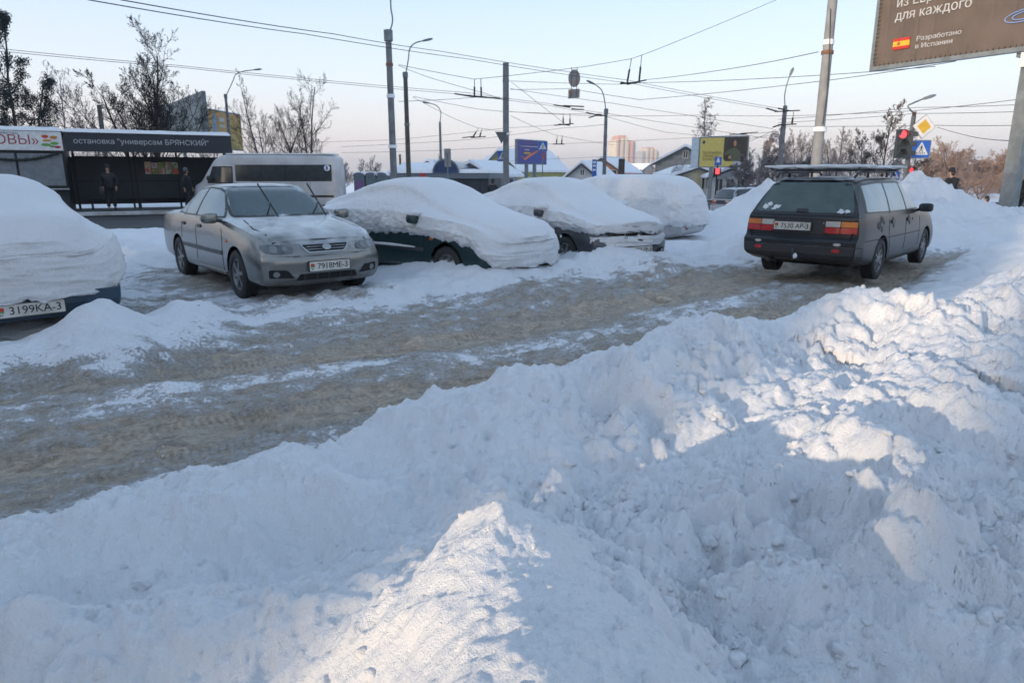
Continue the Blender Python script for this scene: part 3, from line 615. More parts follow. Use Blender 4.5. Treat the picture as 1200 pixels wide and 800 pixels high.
def plate(root, x, y, z, rz, txt, size=(.52,.112), front=True, flag=True, tilt=0., label=None):
    "number plate whose face looks along local +x (front) or -x"
    s = 1 if front else -1
    X = Vector((0, s, 0)); Z = Vector((-s*math.sin(tilt), 0, math.cos(tilt)))
    F = frame((x, y, z), X, Z); p = MB(); p.prism(rounded(box2(-size[0]/2-.012,-size[1]/2-.01,size[0]/2+.012,size[1]/2+.01), .015), F, .018); o = p.build('number_plate', M_plastic, root)
    p = MB(); p.prism(rounded(box2(-size[0]/2,-size[1]/2,size[0]/2,size[1]/2), .01), F @ Matrix.Translation((0,0,.004)), .008); p.build('plate_face', M_plate, o)
    if flag:
        p = MB(); p.prism(box2(-size[0]/2+.012, .002, -size[0]/2+.06, .034), F @ Matrix.Translation((0,0,.0065)), .004); p.build('flag', M_pred, o)
        p = MB(); p.prism(box2(-size[0]/2+.012, -.012, -size[0]/2+.06, .002), F @ Matrix.Translation((0,0,.0065)), .004); p.build('flag', M_pgreen, o)
        text('BY', .03, M_ink, o, F @ Matrix.Translation((-size[0]/2+.036, -.032, .0075)))
    if txt: text(txt, .098, M_ink, o, F @ Matrix.Translation((.035 if flag else 0, -.002, .0075)), bold=.012, width=size[0]-.13)
    return o

SED = [(-2.34,.30,.76,.88,.74,.925,.62,.03),(-2.2,.27,.80,.90,.765,.965,.66,.035),(-1.9,.24,.82,.91,.785,.985,.68,.04),(-1.5,.22,.83,.925,.79,1.0,.68,.05),(-1.38,.22,.83,.93,.79,1.03,.66,.05),(-1.05,.20,.83,.935,.79,1.22,.60,.05),(-.8,.20,.83,.94,.79,1.325,.57,.06),(-.6,.20,.83,.94,.79,1.365,.56,.06),(-.2,.20,.83,.94,.79,1.385,.565,.06),(.1,.20,.83,.94,.79,1.37,.565,.055),(.28,.20,.83,.94,.79,1.31,.575,.05),(.6,.20,.83,.93,.785,1.14,.62,.045),(.92,.20,.83,.915,.78,.975,.66,.04),(1.0,.20,.83,.905,.78,.955,.67,.035),(1.4,.20,.83,.85,.765,.905,.66,.035),(1.8,.20,.81,.78,.735,.84,.64,.035),(2.05,.20,.79,.72,.70,.765,.62,.03),(2.13,.21,.76,.66,.69,.70,.60,.025)]
def sedan(name, label, cat, loc, rz, paint, group=None, hero=False):
    root = thing(name, label, cat, loc, rz, group)
    bm = loft(SED, [(.2,-.09),(.28,-.02),(.36,.0),(.5,.01),(.58,-.02),(.62,-.035),(.72,-.10),(1,-.2)], [(.2,.06),(.4,.0),(.6,.0),(.9,.05)], curv=.2, bcurv=.1)
    c = Car(root, bm, paint)
    gl = M_glass if hero else M_glass_frost
    ws = [(-.655,.985),(.655,.985),(.525,1.325),(-.525,1.325)]
    c.patch('windscreen_seal', [(-.69,.965),(.69,.965),(.55,1.345),(-.55,1.345)], 'F', M_plastic, .003, r=.05)
    wsr = c.patch('windscreen', ws, 'F', gl, .007, r=.05)
    c.patch('rear_window', [(-.6,1.03),(.6,1.03),(.5,1.3),(-.5,1.3)], 'B', gl, .006, r=.05)
    side = [('side_window', [(.69,.975),(.28,1.265),(.12,1.30),(-.27,1.315),(-.27,.965)]), ('side_window', [(-.345,.965),(-.345,1.315),(-.72,1.285),(-.83,1.235),(-.83,.965)]), ('quarter_window', [(-.865,.965),(-.865,1.21),(-1.21,.985)])]
    for ax in 'RL':
        c.patch('window_seal', [(.755,.958),(.30,1.285),(.12,1.325),(-.3,1.338),(-.72,1.308),(-.86,1.245),(-1.28,.968),(-.8,.948),(-.3,.948)], ax, M_plastic, .002, r=.02)
        for nme, p in side: c.patch(nme, p, ax, M_glass_frost if hero else gl, .006, r=.025)
        for p in ([(.72,.93),(.80,.70),(.78,.30),(.72,.24)], [(-.31,.94),(-.31,.5),(-.36,.24)], [(-.86,.95),(-1.0,.80),(-1.02,.6)], [(.72,.24),(-.9,.24)]):
            c.strip('door_gap', p, ax, M_dark, .011)
        c.strip('bump_strip', [(.78,.52),(-.95,.52)], ax, M_bluestrip, .05, .012)
        for hx in (-.15, -.9): 
            h = c.patch('door_handle', box2(hx-.075,.795,hx+.075,.84), ax, M_plastic, .014, r=.02, depth=.02)
        c.patch('side_lamp', box2(.92,.665,.985,.70), ax, M_orange, .008, r=.015)
        c.strip('sill_line', [(.85,.27),(-.85,.27)], ax, paint, .03, .012)
    mirrors(c, .70, .82, .965, paint, 1.0)
    # bonnet edge, wipers standing out from the glass
    c.strip('bonnet_gap', [(1.02,-.60),(1.5,-.66),(1.95,-.60)], 'T', M_dark, .012); c.strip('bonnet_gap', [(1.02,.60),(1.5,.66),(1.95,.60)], 'T', M_dark, .012)
    c.strip('bonnet_gap', [(-.60,.715),(-.3,.735),(.3,.735),(.6,.715)], 'F', M_dark, .012)
    for sg in (-1, 1):
        L = [(sg*.41,.60),(sg*.56,.585),(sg*.735,.615),(sg*.745,.69),(sg*.60,.695),(sg*.40,.665)]
        if sg < 0: L = L[::-1]
        o = c.patch('headlight', L, 'F', M_lamp, .010, r=.03, step=.03)
        for yy_, rr in ((sg*.62,.042),(sg*.50,.03)):
            cir = [(yy_+rr*math.cos(a), .642+rr*math.sin(a)) for a in np.linspace(0, 2*PI, 16, endpoint=False)]
            c.patch('headlight_bowl', cir, 'F', M_bowl, .014, parent=o)
        c.patch('fog_recess', [(sg*.42,.30),(sg*.70,.31),(sg*.70,.41),(sg*.50,.40)][::sg], 'F', M_dark, .004, r=.02)
        cir = [(sg*.62+.035*math.cos(a), .355+.035*math.sin(a)) for a in np.linspace(0, 2*PI, 16, endpoint=False)]
        c.patch('fog_light', cir, 'F', M_bowl, .012)
        c.patch('tail_light', [(sg*.45,.66),(sg*.74,.66),(sg*.74,.84),(sg*.45,.84)][::sg], 'B', M_red, .008, r=.02)
    g = c.patch('grille', [(-.25,.585),(.25,.585),(.33,.695),(-.33,.695)], 'F', M_chrome, .010, r=.03, step=.03)
    c.patch('grille_mesh', [(-.225,.602),(.225,.602),(.295,.678),(-.295,.678)], 'F', M_dark, .014, r=.02, step=.03, parent=g)
    for z in (.622,.650): c.strip('grille_bar', [(-.25,z),(.25,z)], 'F', M_chrome, .007, .020, parent=g)
    em = [(.055*math.cos(a), .64+.034*math.sin(a)) for a in np.linspace(0, 2*PI, 18, endpoint=False)]
    c.patch('emblem', em, 'F', M_chrome, .026, parent=g)
    c.patch('lower_intake', [(-.40,.265),(.40,.265),(.36,.345),(-.36,.345)], 'F', M_dark, .003, r=.02)
    for k in range(5): c.strip('intake_bar', [(-.3+.15*k,.27),(-.3+.15*k,.34)], 'F', M_plastic, .012, .010)
    c.strip('bumper_line', [(-.74,.565),(-.4,.555),(.4,.555),(.74,.565)], 'F', M_dark, .010)
    if hero:
        for y0, y1 in ((-.28,-.12),(.35,.55)):
            a = Vector((.98, y0, .985)); b = Vector((.93, y1-.1, 1.16)); t = MB(); t.tube([a, a+(b-a)*.5+Vector((.06,0,.02)), b], .011, 6); o = t.build('wiper_arm', M_plastic, root, True)
            bl = MB(); bl.bar(b+Vector((.03,.10,-.2)), b+Vector((-.04,-.12,.23)), .014, .02); bl.build('wiper_blade', M_plastic, o)
    body = c.finish((1.26,-1.26), rw=.345, side=.56, hz=.30)
    for x in (1.26,-1.26):
        for y in (-.735,.735): wheel(root, x, y, .292, r=.292)
    u = MB(); u.box((0,0,.26), (3.6,1.1,.12)); u.build('underbody', M_dark, root)
    return c

WAG = [(-2.36,.33,.80,.93,.77,1.405,.57,.05),(-2.1,.27,.835,.95,.80,1.44,.59,.055),(-1.8,.23,.845,.96,.81,1.465,.60,.055),(-1.0,.21,.85,.965,.815,1.485,.605,.06),(-.3,.20,.85,.96,.815,1.49,.605,.06),(.05,.20,.85,.955,.815,1.475,.605,.06),(.28,.20,.85,.95,.81,1.40,.61,.055),(.6,.20,.85,.94,.81,1.20,.65,.05),(.92,.20,.85,.93,.80,1.01,.69,.045),(1.0,.20,.85,.92,.80,.985,.70,.04),(1.5,.20,.85,.87,.785,.925,.69,.04),(1.95,.20,.83,.79,.75,.84,.67,.035),(2.13,.20,.80,.72,.71,.76,.64,.03),(2.2,.22,.77,.65,.70,.68,.60,.02)]
WB = [(.2,.07),(.33,.03),(.40,-.055),(.60,-.055),(.63,.02),(.92,.03),(.97,.07),(1.2,.22),(1.38,.34),(1.5,.42)]
M_bluestrip = mat('rub_strip', (.06,.065,.075), .5, snow=.1)
M_gwin = mat('frosted_tailgate_glass', (.03,.055,.055), .3, col2=(.075,.11,.105), nscale=5, namt=1.3, coat=.5)
M_frostlump = mat('rime_frost', (.75,.78,.8), .8, bump=.5)
def estate(name, label, cat, loc, rz, paint, group=None, hero=False, rack=True):
    root = thing(name, label, cat, loc, rz, group)
    bm = loft(WAG, [(.2,-.09),(.28,-.02),(.36,.0),(.5,.01),(.58,-.02),(.62,-.035),(.72,-.10),(1,-.2)], WB, curv=.2, bcurv=.07, bl=(.95,.5))
    c = Car(root, bm, paint); G = M_gwin if hero else M_glass_dark; GS = M_glass_frost if hero else M_glass_dark
    c.patch('windscreen', [(-.69,1.0),(.69,1.0),(.56,1.42),(-.56,1.42)], 'F', M_glass, .006, r=.05)
    c.patch('tailgate_seal', [(-.755,.955),(.755,.955),(.60,1.425),(-.60,1.425)], 'B', M_plastic, .003, r=.07)
    rw = c.patch('rear_window', [(-.70,.985),(.70,.985),(.56,1.395),(-.56,1.395)], 'B', G, .008, r=.06)
    if hero:
        for k in range(13):
            z = 1.03+.026*k; hw = .63-.3*(z-1.0)
            c.strip('heater_line', [(-hw,z),(hw,z)], 'B', M_hline, .004, .0095, parent=rw, depth=.002)
        rnd = random.Random(4)
        for (y, z, r) in ((.56,1.05,.055),(.50,1.08,.045),(.40,1.05,.05),(.35,1.06,.03),(-.52,1.012,.05),(-.60,1.008,.035),(.44,1.02,.02)):
            p = [(y+r*(.45+.75*rnd.random())*math.cos(a), z+.75*r*(.45+.75*rnd.random())*math.sin(a)) for a in np.linspace(0, 2*PI, 15, endpoint=False)]
            c.patch('frost_patch', p, 'B', M_frostlump, .012, parent=rw)
        c.patch('spoiler_edge', [(-.54,1.415),(.54,1.415),(.52,1.45),(-.52,1.45)], 'B', M_plastic, .02, r=.01)
        c.patch('rear_wiper', [(-.09,.985),(.09,.985),(.075,1.03),(-.075,1.03)], 'B', M_plastic, .022, r=.012)
    # tailgate seams and lamps
    for p in ([(-.78,.93),(-.70,.62)], [(.78,.93),(.70,.62)], [(-.70,.635),(.70,.635)], [(-.79,.94),(.79,.94)]): c.strip('tailgate_gap', p, 'B', M_dark, .012)
    c.patch('tail_panel', [(-.74,.70),(.74,.70),(.74,.885),(-.74,.885)], 'B', M_plastic, .006, r=.02)
    for s in (1, -1):
        f = lambda q: q if s > 0 else [(-a, b) for a, b in q][::-1]
        t = c.patch('tail_light', f(box2(.36,.705,.775,.88)), 'B', M_dark, .010, r=.01)
        c.patch('lens', f(box2(.365,.80,.555,.875)), 'B', M_clear, .016, r=.008, parent=t)
        c.patch('lens', f(box2(.365,.71,.555,.793)), 'B', M_red, .016, r=.008, parent=t)
        c.patch('lens', f(box2(.565,.80,.773,.875)), 'B', M_orange, .016, r=.008, parent=t)
        c.patch('lens', f(box2(.565,.71,.773,.793)), 'B', M_red, .016, r=.008, parent=t)
        c.patch('reflector', f(box2(.50,.455,.60,.50)), 'B', M_red, .012, r=.01)
        cir = [(s*.56+.05*math.cos(a), .565+.02*math.sin(a)) for a in np.linspace(0, 2*PI, 14, endpoint=False)]
        c.patch('bumper_lamp', cir, 'B', M_clear, .012)
        c.patch('headlight', f([(.38,.60),(.72,.60),(.74,.70),(.38,.70)]), 'F', M_lamp, .008, r=.02)
    c.patch('grille', box2(-.36,.61,.36,.69), 'F', M_dark, .006)
    if hero:
        c.patch('lower_bumper', [(-.82,.36),(.82,.36),(.83,.53),(-.83,.53)], 'B', M_plastic, .010, r=.03)
        cir = [(-.34+.012*math.cos(a), .85+.012*math.sin(a)) for a in np.linspace(0, 2*PI, 10, endpoint=False)]
        c.patch('lock', cir, 'B', M_chrome, .016)
    for ax in 'RL':
        c.patch('window_seal', [(.74,.972),(.33,1.33),(.12,1.395),(-.3,1.415),(-1.3,1.41),(-1.9,1.38),(-2.08,.985),(-1.0,.968),(0,.965)], ax, M_plastic, .002, r=.03)
        for nme, p in (('side_window', [(.68,.985),(.32,1.295),(.12,1.365),(-.05,1.38),(-.05,.98)]), ('side_window', [(-.12,.98),(-.12,1.382),(-.88,1.382),(-.98,.982)]), ('quarter_window', [(-1.05,.985),(-.95,1.382),(-1.3,1.378),(-1.85,1.352),(-2.0,1.0)])):
            c.patch(nme, p, ax, GS, .007, r=.03)
        for p in ([(.74,.95),(.80,.70),(.78,.24)], [(-.085,.96),(-.085,.5),(-.12,.24)], [(-.95,1.38),(-1.01,.96),(-1.02,.72),(-.93,.5),(-.88,.24)], [(.78,.24),(-.88,.24)]):
            c.strip('door_gap', p, ax, M_dark, .012)
        c.strip('crease', [(.85,.60),(-2.1,.60)], ax, M_dark, .010, .003)
        for hx in (.05, -.84):
            c.patch('door_handle', box2(hx-.08,.80,hx+.08,.85), ax, M_plastic, .016, r=.02, depth=.02)
        if hero:   # bare patches rubbed out of the frost on the dusty side
            rnd = random.Random(3)
            for hx, hz, r in ((-.84,.83,.10),(-.80,.76,.06),(.05,.83,.10),(.12,.77,.06),(-1.42,.88,.09),(-1.52,.80,.11),(-1.40,.74,.07),(-1.30,.83,.05),(.3,.82,.04)):
                p = [(hx+r*(.5+.6*rnd.random())*math.cos(a), hz+.65*r*(.5+.6*rnd.random())*math.sin(a)) for a in np.linspace(0, 2*PI, 29, endpoint=False)]
                c.patch('rubbed_patch', p, ax, M_rub, .0025, depth=.004)
    mirrors(c, .66, .84, .985, M_plastic, 1.0)
    body = c.finish((1.31,-1.31), rw=.35, side=.57, hz=.30)
    for x in (1.31,-1.31):
        for y in (-.745,.745): wheel(root, x, y, .298, r=.298, kind='cover')
    u = MB(); u.box((0,0,.27), (3.7,1.1,.14)); u.build('underbody', M_dark, root)
    if rack:
        r = MB()
        for s in (-1, 1):
            r.tube([(.0,s*.56,1.50),(-.1,s*.57,1.555),(-1.8,s*.56,1.545),(-1.92,s*.55,1.47)], .017, 8)
            for x in (-.45,-1.4): r.bar((x,s*.57,1.47), (x,s*.57,1.55), .03)
        o = r.build('roof_rack', M_plastic, root, True)
        if hero:
            b = MB(); sn = MB()
            for k in range(2): 
                x = (-.45,-1.55)[k]; b.bar((x,-.72,1.575), (x,.72,1.575), .04, .03)
            for y in (-.62,-.2,.22,.62): b.tube([(-2.0,y,1.60),(.05,y,1.60)], .016, 8)
            b.build('crossbar', M_plastic, o)
            for x in (-2.0,-1.55,-.45,.05):
                pts = [(x+.004*math.sin(i*3.), -.72+i*.12, 1.625+.006*math.sin(i*1.7)) for i in range(13)]; sn.tube(pts, [.012]+[.024+.006*math.sin(i*2.3) for i in range(11)]+[.012], 8)
            for y in (-.62,-.2,.22,.62):
                pts = [(-2.0+i*.2, y, 1.622+.006*math.sin(i*1.3+y*9)) for i in range(11)]; sn.tube(pts, [.01]+[.020+.006*math.sin(i*2.1+y) for i in range(9)]+[.01], 8)
            sn.build('snow_on_rack', M_carsnow, o, True)
            # tow bar with a lump of ice, exhaust
            t = MB(); t.tube([(-2.1,.0,.36),(-2.42,.0,.36),(-2.50,.0,.40),(-2.50,.0,.48)], [.03,.03,.025,.02], 10); tb = t.build('tow_bar', M_plastic, root, True)
            bm = bmesh.new(); bmesh.ops.create_icosphere(bm, subdivisions=3, radius=.032)
            for v in bm.verts: v.co *= 1+.6*float(pn(v.co.x*30, v.co.y*30, v.co.z*30)); v.co.z *= 1.2
            me = bpy.data.meshes.new('ice_lump'); bm.to_mesh(me); bm.free(); me.materials.append(M_carsnow); shade(me); link('ice_lump', me, tb, (-2.5,-.04,.38))
            t = MB(); t.tube([(-1.9,.42,.27),(-2.36,.42,.28)], .032, 10); t.build('exhaust_pipe', M_plastic, root, True)
    return c
M_hline = mat('heater_line', (.16,.19,.18), .5)
M_rub = mat('wiped_black_paint', (.011,.012,.014), .5, spec=.3)
M_dust = mat('salt_dusted_black_paint', (.010,.011,.014), .30, .0, col2=(.026,.028,.033), nscale=1.6, namt=1.5, coat=.12, spec=.35, snow=.1, bump=.08, bscale=70)

def snow_shell(root, S, seed, fprof, bprof, bl=(.6,.6), curv=.22, bcurv=.15, rag=.045, fluff=.035, name='snow_cover', m=None):
    bm = loft(S, fprof, bprof, curv=curv, bcurv=bcurv, bl=bl, dx=.032, nsub=5, soft=7)
    me = bpy.data.meshes.new(name); bm.to_mesh(me); bm.free(); n = len(me.vertices)
    co = np.zeros(n*3); me.vertices.foreach_get('co', co); co = co.reshape(-1, 3); no = np.zeros(n*3); me.vertex_normals.foreach_get('vector', no); no = no.reshape(-1, 3)
    hs = np.array(S)[:, :2]; hem = np.interp(co[:,0], hs[:,0], hs[:,1]); k = np.exp(-np.maximum(co[:,2]-hem, 0)/.05)
    side = np.clip(1-np.maximum(no[:,2], 0)*1.15, 0, 1)
    x, y, z = co[:,0]+seed*3, co[:,1]+seed, co[:,2]
    d = side*(fluff*.9*fbm(x*5, y*5, z*5, 4)+.036*np.abs(fbm(x*10, y*10, z*10, 4, .65)))+.007*fbm(x*24,y*24,z*24,2)*side+.005*fbm(x*6,y*6,z*6,3) + .012*fbm(x*1.3, y*1.3, z, 3) + .002*fbm(x*18, y*18, z*18, 2)
    co = co+no*d[:,None]
    co[:,2] += k*rag*(fbm(x*5+3, y*5, None, 5, .6)*1.1+.5*np.abs(pn(x*21, y*21)))
    co[:,1] -= np.sign(co[:,1])*np.exp(-np.maximum(co[:,2]-hem, 0)/.10)*.035
    me.vertices.foreach_set('co', co.ravel()); me.update(); me.materials.append(m or M_carsnow); shade(me)
    o = link(name, me, root); return o
SN_SED = [(-2.42,.55,.70,.86,.62,1.0,.42,.10),(-2.25,.58,.84,.98,.78,1.17,.52,.12),(-1.8,.60,.89,1.02,.85,1.25,.60,.14),(-1.4,.62,.90,1.03,.86,1.33,.62,.16),(-1.0,.65,.905,1.04,.87,1.45,.62,.19),(-.5,.68,.905,1.05,.87,1.535,.58,.19),(0,.70,.905,1.05,.87,1.545,.58,.19),(.35,.70,.905,1.04,.87,1.47,.60,.18),(.8,.69,.90,1.0,.86,1.27,.62,.15),(1.2,.66,.895,.97,.84,1.12,.62,.12),(1.7,.60,.88,.90,.80,1.0,.60,.12),(2.05,.40,.84,.80,.72,.89,.52,.12),(2.24,.33,.72,.66,.60,.74,.40,.09)]
def snowlump(root, name, c, r, seed=0, sc=(1,1,1)):
    bm = bmesh.new(); bmesh.ops.create_icosphere(bm, subdivisions=4, radius=r)
    for v in bm.verts:
        q = v.co.copy(); v.co = q*(1+.16*float(fbm(np.array([q.x*9/r*.1+seed]), np.array([q.y*9/r*.1]), np.array([q.z*9/r*.1]), 3)[0])); v.co.x *= sc[0]; v.co.y *= sc[1]; v.co.z *= sc[2]
    me = bpy.data.meshes.new(name); bm.to_mesh(me); bm.free(); me.materials.append(M_carsnow); shade(me); return link(name, me, root, c)

R_ = math.radians
c = sedan('silver_sedan', 'silver four-door sedan dusted with frost, wipers raised off its windscreen', 'car', (-3.61,9.97,gz(-3.4,9.4)-.02), R_(-50), M_silver, 'cars parked along the lane', hero=True)
plate(c.root, 2.165, .0, .43, 0, '7918ME-3')
FP = [(.2,0),(.5,0),(.8,-.05),(1.2,-.1)]; BP = [(.3,0),(.8,0),(1.2,.1)]
# dark green car under deep snow
c = sedan('snow_covered_sedan', 'dark green car under deep snow, right beside the silver sedan', 'car', (-1.32,11.15,-.02), R_(-42), M_greenp, 'cars parked along the lane')
r = c.root; snow_shell(r, SN_SED, 1, FP, BP); plate(r, 2.165, 0, .41, 0, None, flag=False)
for s in (-1, 1): snowlump(r, 'snow_on_mirror', (.70, s*.90, 1.045), .10, s, (.9,1.1,.55))
sb = MB(); sb.tube([(.62,-.86,.55),(.1,-.875,.555),(-.5,-.875,.55),(-.85,-.86,.55)], [.01,.022,.018,.012], 8); sb.build('snow_on_strip', M_carsnow, r, True)
# dark grey car
SN_SK = [list(a) for a in SN_SED]
for a in SN_SK:
    a[4] -= .0
    if a[0] > 1.6: a[1] = .66; a[3] = max(a[3], .82)-.02; a[5] = max(a[5], .90)
    elif a[0] > .9: a[1] = .68
SN_SK[-1] = [2.22,.70,.70,.79,.6,.86,.42,.07]
c = sedan('snow_covered_hatchback', 'dark grey car under deep snow with its ribbed front grille showing', 'car', (.85,12.85,-.02), R_(-56), M_greyp, 'cars parked along the lane')
r = c.root; snow_shell(r, SN_SK, 2, FP, BP, curv=.25)
for s in (-1, 1): snowlump(r, 'snow_on_mirror', (.70, s*.90, 1.06), .13, s+5, (.9,1.1,.6))
g = MB(); g.prism(rounded(box2(-.30,-.075,.30,.075), .03), frame((2.13,0,.62), (0,1,0), (0,0,1)), .08); go_ = g.build('radiator_grille', M_dark, r)
g = MB(); g.tube([(2.135,-.3,.56),(2.135,-.31,.68),(2.135,0,.70),(2.135,.31,.68),(2.135,.3,.56),(2.135,0,.545),(2.135,-.3,.56)], .012, 6); g.build('grille_frame', M_chrome, go_, True)
for k in range(13): g = MB(); g.box((2.138,-.27+.045*k,.62), (.02,.012,.13)); g.build('grille_rib', M_plastic, go_)
g = MB(); g.lathe([(.001,.02),(.045,.018),(.05,0),(.05,-.02)], c=(2.14,0,.63), ax='x', n=16); g.build('emblem', M_chrome, go_, True)
snow_shell(r, [(1.75,.52,.82,.535,.80,.545,.7,.01),(2.0,.51,.79,.535,.74,.56,.60,.03),(2.17,.52,.66,.54,.60,.56,.48,.03)], 5, [(.2,0),(1,0)], [(.2,0),(1,0)], curv=.26, rag=.012, fluff=.02, name='snow_on_bumper')
plate(r, 2.185, 0, .40, 0, '1257 EP-3')
# silver hatchback seen from its snowed-up tail
yaw = R_(146)
c = estate('snow_covered_estate', 'silver hatchback under deep snow seen from its snowed-up tail', 'car', (2.2,17.1,-.08), yaw, M_lightp, 'cars parked along the lane', rack=False)
r = c.root
SN_WG = [(-2.46,.52,.78,1.0,.76,1.20,.62,.10),(-2.36,.52,.88,1.05,.85,1.42,.68,.13),(-2.15,.52,.92,1.10,.90,1.56,.71,.15),(-1.8,.5,.93,1.12,.91,1.63,.72,.16),(-1.0,.58,.935,1.12,.91,1.655,.72,.16),(-.2,.6,.93,1.12,.91,1.65,.72,.16),(.3,.6,.925,1.08,.90,1.56,.72,.16),(.9,.6,.90,1.0,.86,1.25,.62,.15),(1.6,.55,.89,.93,.82,1.08,.62,.12),(2.1,.5,.84,.82,.74,.93,.52,.12),(2.3,.45,.72,.68,.6,.78,.42,.09)]
snow_shell(r, SN_WG, 3, FP, [(.3,-.06),(.7,-.08),(1.0,-.02),(1.5,.16)], bl=(.8,.6), bcurv=.10, fluff=.045)
# blue car, left edge
c = sedan('snow_covered_blue_car', 'dark blue car under a thick cap of snow, its tail and number plate just clear', 'car', (-5.98,7.75,-.02), R_(134), M_bluep, 'cars parked along the lane')
r = c.root
SN_L = [list(a) for a in SN_SED]
for a in SN_L:
    if a[0] < -2.3: a[1] = .48
    elif a[0] < -2.0: a[1] = .49
    if -2.3 < a[0] < 0: a[5] += .05
snow_shell(r, SN_L, 7, FP, [(.3,0),(.8,0),(1.2,.12)], rag=.03, fluff=.010)
plate(r, -2.385, -.0, .405, 0, '3199KA-3', front=False)
u = MB(); u.prism(rounded(box2(-.74,-.055,.74,.055), .03), frame((-2.36,0,.47), (0,-1,0), (0,0,1)), .2); u.build('rear_bumper', M_bluep, r)
# black estate
c = estate('black_estate_car', 'black estate car with a snowy roof rack, seen from behind', 'car', (5.72,11.65,.05), R_(47.2), M_dust, 'cars parked along the lane', hero=True)
plate(c.root, -2.385, .085, .795, 0, '7530 AP-3', front=False, tilt=.05)
# cars on the far street
c = estate('grey_people_carrier', 'grey estate car with roof rails passing behind the snow heap', 'car', (12.3,34.5,-.5), R_(20), M_lightp, 'cars on the far street')
c = estate('dark_estate_car', 'dark estate car on the far street, just left of the black estate roof', 'car', (21.6,50.5,-.75), R_(-8), M_greyp, 'cars on the far street', rack=False)

# minibus ------------------------------------------------------------
BUS = [(-3.3,.45,.92,1.1,.92,2.38,.80,.08),(-3.2,.40,.98,1.1,.98,2.50,.84,.08),(-2.5,.35,.99,1.1,.99,2.55,.86,.09),(0,.33,.99,1.1,.99,2.56,.86,.09),(1.6,.33,.99,1.1,.99,2.55,.86,.09),(1.95,.33,.99,1.1,.98,2.42,.85,.08),(2.35,.33,.99,1.1,.97,1.9,.84,.06),(2.7,.33,.98,1.1,.95,1.42,.80,.05),(3.1,.33,.95,1.0,.88,1.22,.76,.05),(3.35,.36,.88,.80,.80,1.0,.70,.05)]
root = thing('white_minibus', 'white minibus with long dark windows standing by the bus shelter', 'minibus', (-10.95,31.6,-.12), R_(181))
bm = loft(BUS, [(.3,-.05),(.5,0),(.7,0),(1.2,-.15)], [(.3,0),(1.0,0),(2.0,.03),(2.5,.06)], curv=.25, bcurv=.05, dx=.08)
c = Car(root, bm, M_whitep)
for ax in 'LR':
    c.patch('window_band', box2(-3.05,1.42,1.12,2.12), ax, M_glass_dark, .012, r=.05, step=.3)
    for x in (-1.05, .0): c.strip('pillar', [(x,1.42),(x,2.12)], ax, M_dark, .03, .016)
    c.patch('door_seal', [(1.24,1.34),(2.38,1.34),(2.1,2.05),(1.24,2.05)], ax, M_dark, .010, r=.04)
    c.patch('door_window', [(1.28,1.38),(2.28,1.38),(2.04,2.01),(1.28,2.01)], ax, M_glass_dark, .016, r=.04)
    for x in (-2.1,-.2,1.18): c.strip('panel_gap', [(x,.4),(x,1.38)], ax, M_dark, .018)
    c.strip('side_moulding', [(-3.1,.78),(2.4,.78)], ax, M_plastic, .09, .015)
    cir = [(-2.86+.13*math.cos(a), 1.98+.13*math.sin(a)) for a in np.linspace(0, 2*PI, 20, endpoint=False)]
    s_ = c.patch('round_sticker', cir, ax, M_white, .020)
    c.patch('sticker_mark', [(-2.9,1.90),(-2.82,1.90),(-2.82,2.06),(-2.9,2.06)], ax, mat('sign_blue', (.02,.12,.5), .4), .026, parent=s_)
c.patch('windscreen', [(-.80,1.45),(.80,1.45),(.72,2.25),(-.72,2.25)], 'F', M_glass_dark, .012, r=.08)
for s in (-1, 1): c.patch('headlight', [(s*.5,.78),(s*.85,.78),(s*.85,1.0),(s*.5,.95)][::s], 'F', M_lamp, .01, r=.03)
c.patch('grille', box2(-.45,.75,.45,.9), 'F', M_dark, .01)
c.finish((2.3,-1.9), rw=.42, side=.75, hz=.36)
for x in (2.3,-1.9):
    for y in (-.86,.86): wheel(root, x, y, .36, r=.35, wd=.22, kind='steel')
mirrors(c, 2.2, 1.0, 1.55, M_plastic, 1.5)
sm = MB(); sm.prism(rounded(box2(-3.1,-.78,1.6,.78), .3), frame((0,0,2.61), (1,0,0), (0,1,0)), .06); sm.build('snow_on_roof', M_carsnow, root, True, 40)
# ------------------------------------------------------------------ street behind: asphalt, pavement
M_asph = mat('wet_asphalt', (.04,.04,.042), .7, col2=(.022,.022,.024), nscale=.7, bump=.4, bscale=30)
M_pave = mat('swept_pavement', (.07,.068,.066), .85, col2=(.15,.155,.165), nscale=1.3, namt=.8, bump=.3)
def sheet(name, pts, z, m, label):
    b = MB(); b.add([(x,y,z) for x,y in pts], [tuple(range(len(pts)))]); return tag(b.build(name, m), label, kind='structure')
sheet('bus_road', [(-60,20.3),(-5,20.3),(-5.5,34.5),(-60,26.0)], -.055, M_asph, 'dark cleared asphalt of the bus road')
sheet('far_street', [(2,30),(60,30),(60,60),(2,60)], -.68, M_asph, 'far street beyond the parking')
pv = MB(); pv.prism([(-60,18.0),(-4,30.4),(-4,44),(-60,30)][::1], Matrix.Translation((0,-.6,.12)), .35)
pv = MB(); e28 = R_(28.2); 
PV = [(-34,18.6),(-11.0,30.9),(-10.4,36.2),(-36,24)]
pv.prism(PV, Matrix.Translation((0,0,.09)), .4); tag(pv.build('pavement', M_pave), 'grey swept pavement in front of the bus shelter', kind='structure')
kb = MB(); kb.bar((-34,18.45,.06), (-11.0,30.75,.06), .2, .14); tag(kb.build('kerb_snow', mat('kerb_snow_dirty', (.6,.62,.65), .8, col2=(.3,.3,.3), nscale=2, bump=1)), 'line of dirty snow along the kerb', kind='structure')

